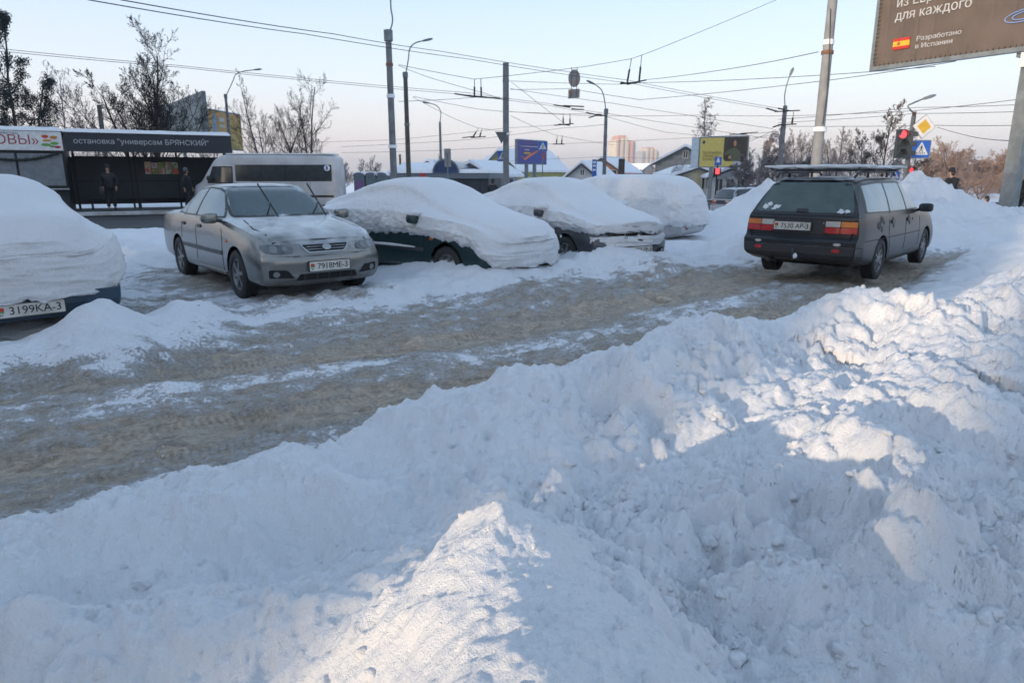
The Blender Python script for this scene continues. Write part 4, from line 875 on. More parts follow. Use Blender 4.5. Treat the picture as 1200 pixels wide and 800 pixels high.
# ------------------------------------------------------------------ bus shelter and kiosk
M_sh = mat('shelter_dark', (.010,.012,.016), .6, bump=.1)
M_shw = mat('shelter_sheet', (.022,.030,.038), .6, bump=.1)
M_fas = mat('fascia_dark', (.012,.018,.028), .5, bump=.1)
M_shut = mat('roller_shutter', (.22,.24,.27), .5, col2=(.17,.19,.21))
M_letter = mat('letter_grey', (.45,.47,.5), .5)
root = thing('bus_shelter', 'dark bus shelter with white lettering on its long fascia', 'bus shelter', (-12.65,32.0,.09), e28)
def P(name, m, *boxes, parent=None, smooth=False):
    b = MB()
    for a, c_ in boxes: b.bbox(a, c_)
    return b.build(name, m, parent or root, smooth)
P('fascia', M_fas, ((-6.38,-.02,2.42),(.0,.12,3.2))); P('fascia_end', M_fas, ((-.1,.14,2.42),(0,2.5,3.2)))
rf = P('roof', M_sh, ((-6.38,.13,3.0),(-.11,2.6,3.14)))
def snowslab(name, x0, x1, y0, y1, z, th, parent, seed=0):
    nx, ny = int((x1-x0)/.12)+2, int((y1-y0)/.12)+2; X, Y = np.meshgrid(np.linspace(x0,x1,nx), np.linspace(y0,y1,ny)); e = np.minimum(np.minimum(X-x0, x1-X), np.minimum(Y-y0, y1-Y))
    Z = z+th*(1-np.exp(-e/.07))*(1+.25*fbm(X*.8+seed, Y*.8, o=3))+.01; Z[e < 1e-6] = z-.02
    me = grid_mesh(name, X+.03*pn(X*3,Y*3+seed)*(e<.01), Y+.04*pn(X*2.3,Y*3)*(e<.01), Z); me.materials.append(M_carsnow); return link(name, me, parent)
snowslab('roof_snow', -6.4, .03, -.06, 2.6, 3.2, .13, rf, 1)
F = frame((0,-.022,0), (1,0,0), (0,0,1))
text('остановка "универсам БРЯНСКИЙ"', .30, M_letter, root, F @ Matrix.Translation((-3.5,2.83,0)), bold=.008, width=5.1, th=.02)
for x in (-6.3,-4.15,-3.95,-2.2,-.12):
    P('post', M_sh, ((x-.045,2.28,0),(x+.045,2.37,3.0)))
P('post', M_sh, ((-.09,.15,0),(.0,.24,2.42)))
for i, (a, b) in enumerate(((-6.3,-4.06),(-4.04,-2.21),(-2.19,-.17))):
    o = P('wall_panel', M_shw, ((a,2.30,.22),(b,2.32,2.26)))
    q = MB()
    for k in range(int((b-a)/.1)): q.bbox((a+.02+k*.1,2.285,.25), (a+.07+k*.1,2.302,2.24))
    q.build('panel_ribs', M_shw, o)
    P('rail', M_sh, ((a-.05,2.24,1.18),(b+.05,2.30,1.24))); P('rail', M_sh, ((a-.05,2.24,2.22),(b+.05,2.30,2.29)))
P('bench_seat', M_sh, ((-6.0,1.85,.42),(-1.6,2.2,.48)))
for x in (-5.8,-3.9,-1.8): P('bench_leg', M_sh, ((x-.04,1.9,0),(x+.04,2.15,.42)))
pr = random.Random(5); pcs = [(.55,.08,.05),(.6,.35,.05),(.5,.5,.48),(.12,.25,.08),(.45,.2,.1),(.55,.5,.4)]
for i in range(10):
    x = -3.55+(i%5)*.28; z = 1.52+.27*(i//5); P('poster', mat('poster_%d' % (i%6), pcs[i%6], .5, col2=pcs[(i+2)%6], nscale=7, namt=.3), ((x,2.262,z),(x+.26,2.27,z+.24+.04*pr.random())))
P('back_wall', M_shw, ((-6.7,2.331,.2),(-.13,2.36,2.25)))
# kiosk
root = thing('market_kiosk', 'white market kiosk with closed roller shutters and a vegetable sign', 'kiosk', (-18.28,28.98,.09), e28)
P('wall', M_sh, ((-7,.1,0),(-.08,2.6,2.5))); rf = P('roof', M_sh, ((-7,.1,2.5),(-.1,2.6,3.19)))
snowslab('roof_snow', -7, 0, -.06, 2.6, 3.22, .15, rf, 5)
sgn = P('sign_board', M_white, ((-7,-.03,2.44),(-.06,.095,3.18)))
F = frame((0,-.035,0), (1,0,0), (0,0,1)); M_dred = mat('sign_dark_red', (.33,.015,.02), .5); M_navy = mat('sign_navy', (.02,.03,.09), .5)
text('КОВЫ»', .5, M_dred, sgn, F @ Matrix.Translation((-1.75,2.82,0)), bold=.03, width=1.75, th=.01)
text('хозяйство', .14, M_navy, sgn, F @ Matrix.Translation((-1.95,3.09,0)), bold=.01, width=.9, th=.01)
for (x, z, a, b, cc) in ((-.62,2.98,.12,.065,(.55,.06,.02)),(-.33,2.95,.13,.07,(.6,.22,.05)),(-.57,2.83,.15,.045,(.65,.25,.03)),(-.62,2.66,.17,.055,(.12,.35,.06)),(-.33,2.72,.14,.06,(.15,.42,.08)),(-.24,2.58,.12,.05,(.42,.03,.04)),(-.42,2.6,.1,.04,(.1,.3,.05))):
    b_ = MB(); b_.prism([(a*math.cos(t)*(1+.1*math.sin(3*t)), b*math.sin(t)) for t in np.linspace(0,2*PI,18,endpoint=False)], F @ Matrix.Translation((x,z,.004)), .012); b_.build('painted_vegetable', mat('veg_%d_%d' % (cc[0]*100,cc[1]*100), cc, .5), sgn)
for a, b in ((-7,-3.95),(-3.85,-1.75),(-1.66,-.14)):
    o = P('roller_shutter', M_shut, ((a,.06,1.05),(b,.099,2.32))); q = MB()
    for k in range(17): q.bbox((a+.01,.048,1.06+k*.074), (b-.01,.062,1.115+k*.074))
    q.build('shutter_slats', M_shut, o)
P('counter', M_sh, ((-7,-.25,.86),(-.02,.1,.93))); P('counter_edge', M_whitep, ((-7,-.262,.9),(-.02,-.252,.94))); P('plinth', M_fas, ((-7,.02,0),(-.1,.1,.86)))
gl_ = MB(); gp = [(-3.2+3.0*t, -.04, 2.36-.30*4*t*(1-t)) for t in np.linspace(0,1,24)]; gl_.tube(gp, .05, 6)
for i in range(160):
    t = pr.random(); x = -3.2+3*t; z = 2.36-1.2*t*(1-t); gl_.bar((x,-.04,z), (x+pr.uniform(-.09,.09), -.04+pr.uniform(-.09,.03), z+pr.uniform(-.1,.1)), .014)
gl_.build('tinsel_garland', mat('dark_tinsel', (.01,.02,.015), .5), root)

# ------------------------------------------------------------------ people
def person(label, loc, rz, h, jk, tr, hat, hair=None, lean=0., stride=.12, long=False, bag=False, group=None, sc=1.):
    root = thing('person', label, 'person', loc, rz, group); k = h/1.75
    def skin(nm, pts, edges, m, sub=1, parent=None):
        bm = bmesh.new(); ly = bm.verts.layers.skin.verify(); vs = [bm.verts.new(Vector(p[0])*k) for p in pts]; [bm.edges.new((vs[a], vs[b])) for a, b in edges]
        for v, p in zip(vs, pts):
            r = p[1]; r = r if isinstance(r, tuple) else (r, r); v[ly].radius = (r[0]*k, r[1]*k)
        vs[0][ly].use_root = True
        me = bpy.data.meshes.new(nm); bm.to_mesh(me); bm.free(); t = bpy.data.objects.new('t', me); C.objects.link(t)
        t.modifiers.new('s', 'SKIN'); t.modifiers['s'].use_smooth_shade = True; q = t.modifiers.new('u', 'SUBSURF'); q.levels = sub; q.render_levels = sub
        bpy.context.view_layer.update(); nm_ = bpy.data.meshes.new_from_object(t.evaluated_get(bpy.context.evaluated_depsgraph_get())); bpy.data.objects.remove(t); nm_.materials.clear(); nm_.materials.append(m); shade(nm_)
        return link(nm, nm_, parent or root)
    st = stride; L = lean
    # body: pelvis, spine, head, arms with hands, legs with feet as one surface
    P_ = [((0,0,.95),(.14,.11)),((.01+L*.3,0,1.15),(.13,.10)),((.02+L*.7,0,1.38),(.15,.11)),((L*.85,0,1.48),.055),((.01+L,0,1.56),.065),((.025+L,0,1.63),(.075,.09)),((.02+L,0,1.70),(.06,.075))]
    P_[0] = (P_[0][0], (.09,.07)); P_[1] = (P_[1][0], (.08,.06)); P_[2] = (P_[2][0], (.10,.07)); E_ = [(0,1),(1,2),(2,3),(3,4),(4,5),(5,6)]
    for s in (-1, 1):
        b = len(P_); sw = s*st*.7
        P_ += [((.0+L*.7,s*.19,1.38),.04),((-.03+sw+L*.5,s*.25,1.14),.034),((.06+sw*1.3+L*.3,s*.23,.92),.034),((.08+sw*1.3+L*.3,s*.225,.85),(.04,.02))]; E_ += [(2,b),(b,b+1),(b+1,b+2),(b+2,b+3)]
        for f in range(5):
            n = len(P_); oy = (f-1.5)*.018; 
            if f < 4: P_ += [((.06+sw*1.3+L*.3+oy,s*.222,.80-.01*(f==1)),.0095),((.055+sw*1.3+L*.3+oy,s*.21,.76+.008*abs(f-1)),.008)]; E_ += [(b+3,n),(n,n+1)]
            else: P_ += [((.115+sw*1.3+L*.3,s*.20,.83),.011),((.12+sw*1.3+L*.3,s*.19,.80),.009)]; E_ += [(b+3,n),(n,n+1)]
        b = len(P_); P_ += [((.0,s*.10,.88),.085),((.03-s*st*.5,s*.10,.50),.06),((-s*st*1.1-.01,s*.11,.12),.042),((-s*st*1.1+.0,s*.11,.045),.045),((-s*st*1.1+.15,s*.12,.035),(.045,.03))]; E_ += [(0,b),(b,b+1),(b+1,b+2),(b+2,b+3),(b+3,b+4)]
    body = skin('body', P_, E_, mat('skin_tone', (.42,.25,.18), .6))
    # trousers
    P_ = [((0,0,.95),(.15,.12))]; E_ = []
    for s in (-1, 1):
        b = len(P_); P_ += [((.0,s*.10,.86),.105),((.03-s*st*.5,s*.10,.50),.08),((-s*st*1.1-.01,s*.11,.14),.07)]; E_ += [(0,b),(b,b+1),(b+1,b+2)]
    skin('trousers', P_, E_, tr)
    for s in (-1, 1):
        skin('boot', [((-s*st*1.1-.02,s*.11,.13),.066),((-s*st*1.1-.01,s*.11,.055),.06),((-s*st*1.1+.16,s*.12,.04),(.055,.04))], [(0,1),(1,2)], M_plastic)
    zb = .55 if long else .82
    P_ = [((0,0,zb),(.25,.19)),((0,0,1.0),(.23,.18)),((.01+L*.3,0,1.18),(.22,.17)),((.02+L*.7,0,1.38),(.22,.16)),((L*.85,0,1.50),(.11,.10))]; E_ = [(0,1),(1,2),(2,3),(3,4)]
    for s in (-1, 1):
        b = len(P_); sw = s*st*.7; P_ += [((.0+L*.7,s*.20,1.38),.11),((-.03+sw+L*.5,s*.26,1.14),.09),((.05+sw*1.3+L*.3,s*.235,.93),.07)]; E_ += [(3,b),(b,b+1),(b+1,b+2)]
    skin('jacket', P_, E_, jk)
    hd = MB(); hd.lathe([(.001,.13),(.06,.12),(.095,.07),(.108,.0),(.105,-.03)], c=Vector((.018+L,0,1.70))*1, n=18); hd.v = [(a*k,b*k,c_*k) for a,b,c_ in hd.v]; hd.build('hat', hat, root, True)
    hr = MB(); hr.lathe([(.001,.02),(.09,.0),(.094,-.06),(.07,-.13),(.05,-.15)], c=(.0+L-.012,0,1.68), n=16); hr.v = [(a*k,b*k,c_*k) for a,b,c_ in hr.v]; hr.build('hair', hair or mat('dark_hair', (.02,.015,.012), .7), root, True)
    # face: eyes, nose, mouth, ears
    fc = MB(); 
    for s in (-1, 1): fc.box(((.105+L)*k, s*.03*k, 1.645*k), (.01,.022,.01)); fc.box(((.02+L)*k, s*.088*k, 1.63*k), (.035,.015,.055))
    fc.build('eyes_and_ears', mat('face_dark', (.12,.07,.05), .6), root)
    nb = MB(); nb.bar(((.115+L)*k,0,1.635*k), ((.135+L)*k,0,1.605*k), .022); nb.build('nose', mat('skin_tone', (.42,.25,.18)), root)
    mt = MB(); mt.box(((.112+L)*k,0,1.575*k), (.012,.045,.009)); mt.build('mouth', mat('lip', (.3,.1,.09)), root)
    if bag:
        b = MB(); b.prism(rounded(box2(-.16,-.14,.16,.14), .05), frame((.16*k,-.36,.80*k), (1,0,0), (0,0,1)), .1); b.build('bag', M_plastic, root)
    return root
M_jk = mat('black_jacket', (.012,.013,.018), .8, bump=.4); M_tr = mat('dark_trousers', (.012,.013,.016), .8, bump=.3)
M_camo = mat('camouflage', (.05,.045,.025), .85, col2=(.012,.014,.01), nscale=7, namt=.15); M_grhat = mat('grey_wool', (.09,.12,.14), .9)
def ppl(px, py_feet, Y, dz=0): p = at(px, py_feet, Y); return (p.x, p.y, p.z+dz)
person('man in a black jacket and cap holding a bag, standing before the shelter wall', (-16.85,29.3,.10), R_(-60), 1.84, M_jk, M_tr, M_jk, bag=True, stride=.05)
person('woman in a long dark coat and grey knitted hat walking past the shelter end', (-14.1,30.35,.10), R_(10), 1.72, M_jk, M_tr, M_grhat, long=True, stride=.12)
person('person in a black knitted hat half hidden behind the big snow heap', (15.2,24.2,.03), R_(180), 1.72, M_jk, M_tr, M_jk, lean=.05)
person('person in camouflage jacket walking behind the billboard post', (17.65,24.0,-.1), R_(200), 1.78, M_camo, M_tr, M_jk, stride=.22)
person('far person in a dark hat seen low beyond the snow heap', (22.5,33,-1.15), R_(170), 1.7, M_jk, M_tr, M_jk)
person('person in a black hat by the grey gabled house, only the head showing', (-1.1,40,-.45), R_(90), 1.75, M_jk, M_tr, M_jk)

# ------------------------------------------------------------------ poles and lamps
M_conc = mat('concrete_pole', (.20,.205,.21), .85, col2=(.13,.133,.14), nscale=3, bump=.4)
M_concd = mat('brown_pole', (.10,.09,.085), .85, col2=(.06,.055,.05), nscale=3, bump=.4)
M_steel = mat('galvanised_steel', (.19,.22,.235), .6, .2, col2=(.13,.15,.16), nscale=4, bump=.2, snow=.05)
M_rust = mat('rusty_steel', (.28,.13,.06), .8, col2=(.16,.08,.05), nscale=5, bump=.4)
def pole(label, px, Y, ytop, r0, r1, m, arm=None, bands=(), gname=None, name='street_lamp', cat='street lamp', pxt=None, base=-.7):
    p = at(px, 205, Y); top = at(px, ytop, Y).z; pt = at(pxt if pxt else px, ytop, Y)
    root = thing(name, label, cat, (p.x, Y, base), 0, gname); H = top-base
    b = MB(); b.tube([(0,0,0),(0,0,H*.45),(0,0,H)], [r0,(r0+r1)/2,r1], 20); b.build('pole', m, root, True, 40)
    for z, rr, hh, mm in bands:
        z = at(px, z, Y).z-base; q = MB(); rad = (r0+(r1-r0)*z/H)*rr; q.lathe([(rad*.8,-hh/2),(rad,-hh/2),(rad,hh/2),(rad*.8,hh/2+.02),(.001,hh/2+.03)], c=(0,0,z), n=18); q.build('collar', mm, root, True, 40)
    if arm:
        pts = [at(a[0], a[1], Y) for a in arm]; pts = [(q.x-p.x+0, (a[2] if len(a) > 2 else 0), q.z-base) for q, a in zip(pts, arm)]
        pts[0] = (0,0,H-.1)
        # smooth the bend
        V = [Vector(q) for q in pts]; S_ = []
        for i in range(len(V)-1):
            a_, b_, c_, d_ = V[max(i-1,0)], V[i], V[i+1], V[min(i+2,len(V)-1)]
            for t in np.linspace(0,1,6)[:-1]: S_.append(.5*((2*b_)+(-a_+c_)*t+(2*a_-5*b_+4*c_-d_)*t*t+(-a_+3*b_-3*c_+d_)*t**3))
        S_.append(V[-1]); q = MB(); q.tube(S_, [.05]+[.036]*(len(S_)-1), 8); o = q.build('lamp_arm', M_steel, root, True)
        d = (V[-1]-V[-2]).normalized(); q = MB(); e0 = V[-1]-d*.05
        q.tube([e0, e0+d*.12, e0+d*.45, e0+d*.65], [.05,.085,.10,.05], 8); q.v = [(a,b,V[-1].z+(c_-V[-1].z)*.75+.0) for a,b,c_ in q.v]; q.build('lamp_head', M_steel, root, True)
    return root
band = lambda y: (y, 1.25, .12, M_steel)
pole('tall grey pole with a black cap, tallest of the pair behind the green car', 461.5, 37, 40, .19, .15, M_conc, arm=[(461,40),(460,25),(458,8),(459,-15),(470,-40),(490,-50)], bands=((42,1.5,.5,M_steel),(76,1.2,.12,M_rust),(113,1.3,.16,M_carsnow),(172,1.3,.14,M_carsnow)))
pole('dark brown lamp post with curved arm, right of the pair behind the green car', 479, 45, 87, .17, .13, M_concd, arm=[(479,87),(478.5,70),(480,58),(486,51),(496,48)], bands=((88,1.3,.3,M_steel),(146,1.3,.1,M_steel)), gname=None)
pole('thin street lamp bending left, above the round-roofed pavilion', 517, 62, 143, .13, .10, M_steel, arm=[(517,143),(516.5,132),(513,125),(507,122),(503,121)])
pole('thick plain grey pole without a lamp behind the dark grey car', 593, 46, 74, .20, .19, M_conc, bands=((95,1.15,.1,M_steel),(157,1.25,.12,M_carsnow)), name='trolley_pole', cat='pole')
pole('street lamp bending left, right of the hanging round sign', 708, 50, 130, .15, .11, M_conc, arm=[(708,130),(708,115),(705,106),(700,101),(696,98.5)], bands=((131,1.35,.35,M_steel),(160,1.2,.1,M_steel)))
pole('lamp post with a lit orange top, in front of the frosted trees', 913, 46, 124, .20, .13, M_conc, arm=[(917,123),(919.5,112),(922.5,98),(926,88)], bands=((150,1.2,.1,M_steel),(196,1.5,.1,M_carsnow)), name='trolley_pole')
pole('tallest thick pale grey pole rising behind the black estate roof', 955, 24, -60, .185, .14, mat('pale_concrete', (.27,.275,.28), .85, col2=(.20,.205,.21), nscale=2.5, bump=.4), bands=((50,1.15,.15,M_carsnow),(62,1.25,.1,M_rust),(152,1.35,.14,M_carsnow)), name='trolley_pole', cat='pole')
pole('street lamp bending right above the double billboard, behind the kiosk trees', 273, 58, 112, .13, .10, M_steel, arm=[(273,112),(273,95),(276,88),(284,84),(298,82)], bands=((113,1.3,.3,M_steel),))
pole('rust brown lamp post rising behind the red traffic light', 1062, 34, 131, .12, .09, M_rust, arm=[(1062,131),(1064,125),(1070,121),(1082,116)])
pole('short dark pole standing behind the market kiosk roof', 127, 42, 123, .13, .12, M_concd, name='utility_pole', cat='pole')
pole('stubby brown pole before the orange house', 728, 58, 186, .28, .26, M_concd, name='utility_pole', cat='pole', base=-.7)
pole('short brown wooden pole left of the pavilion roof', 469.5, 70, 181, .12, .1, M_concd, name='utility_pole', cat='pole')

# ------------------------------------------------------------------ overhead wires
M_wire = mat('wire', (.045,.05,.055), .7)
def wire(label, pts, r=.013, group='overhead wires of the trolleybus line'):
    "pts: (px, py, Y)"
    V = [at(*p) for p in pts]; b = MB(V[0]); out = []
    for a, c_ in zip(V[:-1], V[1:]):
        n = 8
        for i in range(n): t = i/n; out.append(a.lerp(c_, t)-Vector((0,0,.0035*(c_-a).length*4*t*(1-t)*1.0)))
    out.append(V[-1]); b.tube(out, r, 5); o = b.build('overhead_wire', M_wire, None, True, loc=V[0]); return tag(o, label, 'wire', group)
G1 = 'parallel contact wires crossing the sky'
wire('upper of the two long contact wires from the top left down to the orange-topped pole', [(141,0,15),(391,40,24),(515,60,32),(735,94,42),(912,127,46)], .012, G1)
wire('lower of the two long contact wires from the top left down to the orange-topped pole', [(103,0,15),(357,40,24),(550,69.5,33),(740,98,42),(904,128,46)], .012, G1)
wire('upper wire of the left pair passing behind the bare trees', [(-40,53,28),(210,77,33),(550,109,40),(640,121,45),(708,133,50)], .011, G1)
wire('lower wire of the left pair passing behind the bare trees', [(-40,56,28),(210,79,33),(550,111.5,40),(640,123,45),(708,136,50)], .011, G1)
wire('span wire from the tall capped pole rising to the top right', [(467,76,37),(556,93,38),(680,79,39),(740,69,40),(765,60,40),(910,0,42)])
wire('slack wire from the tall capped pole towards the thick plain pole', [(467,77,37),(500,90,39),(570,110,43),(593,118,46)])
wire('wire from the thick plain pole to the far right past the pale pole', [(598,95,46),(725,99,44),(758,97,42),(950,89,30),(1096,78,26)])
wire('second wire to the far right running under the brown billboard', [(598,105,46),(668,104,44),(750,117,42),(973,94,30),(1120,72,24)])
wire('steep wire from the thick plain pole down to the crossing frogs', [(599,96,46),(662,145,47)])
wire('wire from the thick plain pole to the tram crossing at right', [(598,104,46),(717,121,48),(800,134,50),(906,151,46)])
wire('wire crossing from the lower frogs to the orange-topped pole', [(598,131,46),(700,136,50),(820,135,50),(912,136,46),(1070,130,36),(1190,117,30)])
wire('level wire behind the priority sign, upper', [(912,140,46),(1075,126,38),(1190,123,32)])
wire('level wire behind the priority sign, middle', [(912,144,46),(1075,133,38),(1190,131,32)])
wire('wire from the priority sign level with the pole, upper of two', [(912,148,46),(1098,147,38),(1190,147,32)])
wire('sagging wire fixed to the billboard post', [(1098,149,38),(1130,158,34),(1182,165,22)])
wire('wire from the pale pole down left to the double hanger fitting', [(959,61,24),(860,80,31),(758,93.5,40)])
wire('contact wire low over the pavilion, upper', [(400,172,60),(560,163,60),(660,150,58),(708,146,50)])
wire('contact wire low over the pavilion, lower', [(400,179,60),(520,176,60),(640,169,58),(735,165,60),(800,162,62),(912,154,46)])
wire('thin span wire just above the houses', [(250,168,70),(460,164,66),(593,150,60),(660,146,58)])
wire('thin level wire behind both lamp posts', [(467,119,37),(560,114,44),(598,116,46)])
wire('thin wire from the dark lamp post to the thick pole', [(484,113,45),(560,128,46),(593,131,46),(700,134,50)])
wire('long falling wire from the dark lamp post to the crossing frogs', [(484,114,45),(530,138,50),(560,150,56),(600,155,58)])
wire('falling wire right of the thick pole', [(599,136,46),(650,158,60),(720,170,70)])
wire('wire falling from the round-sign crossing to the hedge', [(712,133,50),(800,147,52),(905,163,46)])
wire('thin wire over the towers', [(712,137,50),(780,155,60),(870,163,60),(905,158,46)])
wire('lowest wire over the grey roofs', [(540,190,80),(700,184,80),(840,186,80)])
wire('wire from the orange-topped pole down to the yellow billboard', [(909,152,46),(880,165,50),(862,172,60)])
wire('loose cable hanging down the pale grey pole', [(973,10,23.8),(972,60,23.8),(969,110,23.8),(964,146,23.8)], .012)
def fitting(label, bars, Y, hang=()):
    c0 = at(bars[0][0], bars[0][1], Y); b = MB(c0)
    for x0, y0, x1, y1 in bars: b.bar(at(x0,y0,Y), at(x1,y1,Y+.6), .07)
    o = b.build('wire_fitting', M_sh, None, loc=c0); tag(o, label, 'wire fitting', 'fittings on the trolleybus wires')
    for x0, y0, x1, y1 in hang:
        q = MB(c0); q.tube([at(x0,y0,Y), at(x1,y1,Y)], .02, 5); q.build('hanger', M_sh, o); q = MB(c0); q.tube([at(x1*.45+x0*.55,y1*.45+y0*.55,Y), at(x1,y1,Y)], .055, 6); q.build('insulator', M_sh, o)
fitting('large double hanger fitting high at right of the round sign', [(727,98,742,97),(742,97,757,94),(735,99,750,96),(728,96.5,736,98.5)], 40, [(740,69,735,97),(752,65,749,95)])
fitting('long crossing fitting between the two tall poles and the thick pole', [(533,110,552,113),(550,113,586,115.5),(545,112,570,114)], 41, [(556,93,556,113),(563.5,93,564,113)])
fitting('frog crossing right of the thick pole, upper', [(649,123,668,126),(660,124,684,125),(670,128,684,128.5)], 46)
fitting('frog crossing touching the street lamp', [(687,132,705,136),(690,138,704,134),(700,134,710,136)], 49)
fitting('double hanger fitting below the frog crossing', [(649,147,672,145),(655,145.5,668,147)], 52, [(660,133,660,145),(668,134,668,145)])
fitting('small double hanger fitting over the purple billboard', [(648,169,661,169)], 56, [(653,159,652,169),(659,159,658,169)])
fitting('double hanger fitting above the round-roofed pavilion', [(542,161.5,556,160),(552,161.5,569,160)], 52, [(561,150,554,161),(565,151,562,161)])
fitting('long fitting beside the yellow billboard', [(855,157.5,875,157),(868,156.5,888,155)], 60)
fitting('upper arms on the orange-topped pole', [(898,127,912,131),(908,131,937,129.5),(912,127,925,130)], 45.6)
fitting('lower arms on the orange-topped pole', [(906,149,915,146),(912,146.5,933,145.5)], 45.6, [(930,131,928,146)])

# ------------------------------------------------------------------ round sign hung in the wires
M_tin = mat('bare_tin', (.26,.265,.27), .5, .3, col2=(.20,.2,.2), nscale=3)
p = at(673, 92, 39.2); root = thing('hanging_round_sign', 'round sign seen from its bare back, hung in the wires with a plate below', 'sign', p)
b = MB(); b.lathe([(.001,-.02),(.44,-.02),(.45,0),(.44,.02),(.001,.02)], ax='y', n=36); b.v = [(x*.72,y,z) for x,y,z in b.v]; b.build('sign_disc', M_tin, root)
b = MB(); b.prism(rounded(box2(-.31,-1.02,.31,-.55), .03), frame((0,0,0), (1,0,.08), (0,0,1)), .03); b.build('plate', M_tin, root)
for x in (-.15,.14): b = MB(); b.bar((x,-.04,.56), (x,-.04,-1.0), .035); b.build('strap', M_rust, root)
for x, z in ((.1,-.18),(-.24,-.72)): b = MB(); b.box((x,-.035,z), (.09,.02,.1)); b.build('sticker', M_orange, root)

# ------------------------------------------------------------------ signs
M_sblue = mat('sign_blue', (.02,.12,.5), .4); M_yel = mat('sign_yellow', (.68,.42,.03), .5)
def walker(F, s, m, parent):
    "walking figure of the crossing sign"
    b = MB(); Q = F @ Matrix.Translation((0,0,.008))
    for poly in ([(-.03,.02),(.05,.03),(.045,.16),(-.015,.165)], [(-.03,.03),(.01,.03),(-.06,-.17),(-.10,-.16)], [(.01,.04),(.05,.02),(.10,-.16),(.06,-.17)], [(.03,.15),(.05,.14),(.12,.06),(.10,.04)], [(-.02,.16),(-.01,.13),(-.09,.05),(-.11,.07)]):
        b.prism([(x*s,y*s) for x,y in poly], Q, .004)
    b.prism([(.015*s+.034*s*math.cos(t), .21*s+.034*s*math.sin(t)) for t in np.linspace(0,2*PI,12,endpoint=False)], Q, .004)
    for i in range(5): b.prism([((-.24+i*.105)*s,-.26*s),((-.18+i*.105)*s,-.26*s),((-.17+i*.1)*s,-.19*s),((-.22+i*.1)*s,-.19*s)], Q, .004)
    b.build('walking_figure', m, parent)
def crosswalk(label, p, rz, size, post=True, base=-.7):
    root = thing('crossing_sign', label, 'sign', (p.x,p.y,base), rz); z = p.z-base; F = frame((0,-.03,z), (1,0,0), (0,0,1)); h = size/2
    b = MB(); b.prism(rounded(box2(-h-.03,-h-.03,h+.03,h+.03), .04), F @ Matrix.Translation((0,0,-.012)), .03); b.build('sign_rim', M_tin, root)
    b = MB(); b.prism(rounded(box2(-h,-h,h,h), .03), F, .01); o = b.build('sign_face', M_sblue, root)
    b = MB(); b.prism([(-h*.86,-h*.66),(h*.86,-h*.66),(0,h*.88)], F @ Matrix.Translation((0,0,.004)), .004); b.build('white_triangle', M_white, o)
    walker(F, size*1.05, M_ink, o)
    if post: b = MB(); b.tube([(0,.0,0),(0,.0,z+h)], .035, 10); b.build('post', M_steel, root, True)
    return root
crosswalk('blue crossing sign on a thin post before the purple billboard', at(636,171.5,50), 0, .62)
crosswalk('small blue crossing sign half hidden by the thick plain pole', at(588.5,183,46.4), .25, .62, post=False)
crosswalk('blue crossing sign beside the near red traffic light', at(1079,175,26.2), R_(-8), .60, post=False)
crosswalk('far small blue crossing sign over the estate roof rack', at(1049,206,52), R_(-5), .6)
def board_back(label, px, py, Y, w_, h_, m=M_tin, name='sign_back', ybot=None):
    p = at(px, py, Y); root = thing(name, label, 'sign', (p.x,Y,-.7)); z = p.z+.7
    b = MB(); b.prism(rounded(box2(-w_/2,-h_/2,w_/2,h_/2), .04), frame((0,0,z), (1,0,0), (0,0,1)), .02); b.build('panel', m, root)
    for s in (-.25,.25): b = MB(); b.bar((0-w_*.45,-.02,z+s*h_), (w_*.45,-.02,z+s*h_), .03); b.build('bracket', M_steel, root)
    b = MB(); b.tube([(0,-.06,0),(0,-.06,z+h_*.2)], .03, 8); b.build('post', M_steel, root, True); return root
board_back('tall grey sign seen from the back by the pavilion', 524.5, 185, 40, .38, 1.0)
p = at(588, 163, 45.4); root = thing('give_way_sign', 'triangular sign seen edge-on from behind, left of the thick plain pole', 'sign', p)
b = MB(); b.prism([(-.42,.45),(.35,.42),(-.02,-.30)], frame((0,0,0), (1,0,0), (0,0,1)), .03); b.build('panel', mat('dark_tin', (.09,.1,.1), .6), root)
# bus stop plate, blue
p = at(696.5, 197.5, 50); root = thing('bus_stop_sign', 'narrow blue and white stop plate before the white gabled house', 'sign', (p.x,50,-.7))
b = MB(); b.bbox((-.16,-.03,p.z+.7-.62), (.16,0,p.z+.7+.62)); o = b.build('plate_face', M_sblue, root)
for z in (-.1,.18,.42): b = MB(); b.bbox((-.11,-.038,p.z+.7+z-.06), (.11,-.031,p.z+.7+z+.07)); b.build('white_field', M_white, o)
b = MB(); b.tube([(.62,0,0),(.62,0,p.z+1.2)], .04, 8); b.bar((0,0,p.z+1.2), (.62,0,p.z+1.2), .04); b.build('post', M_steel, root)
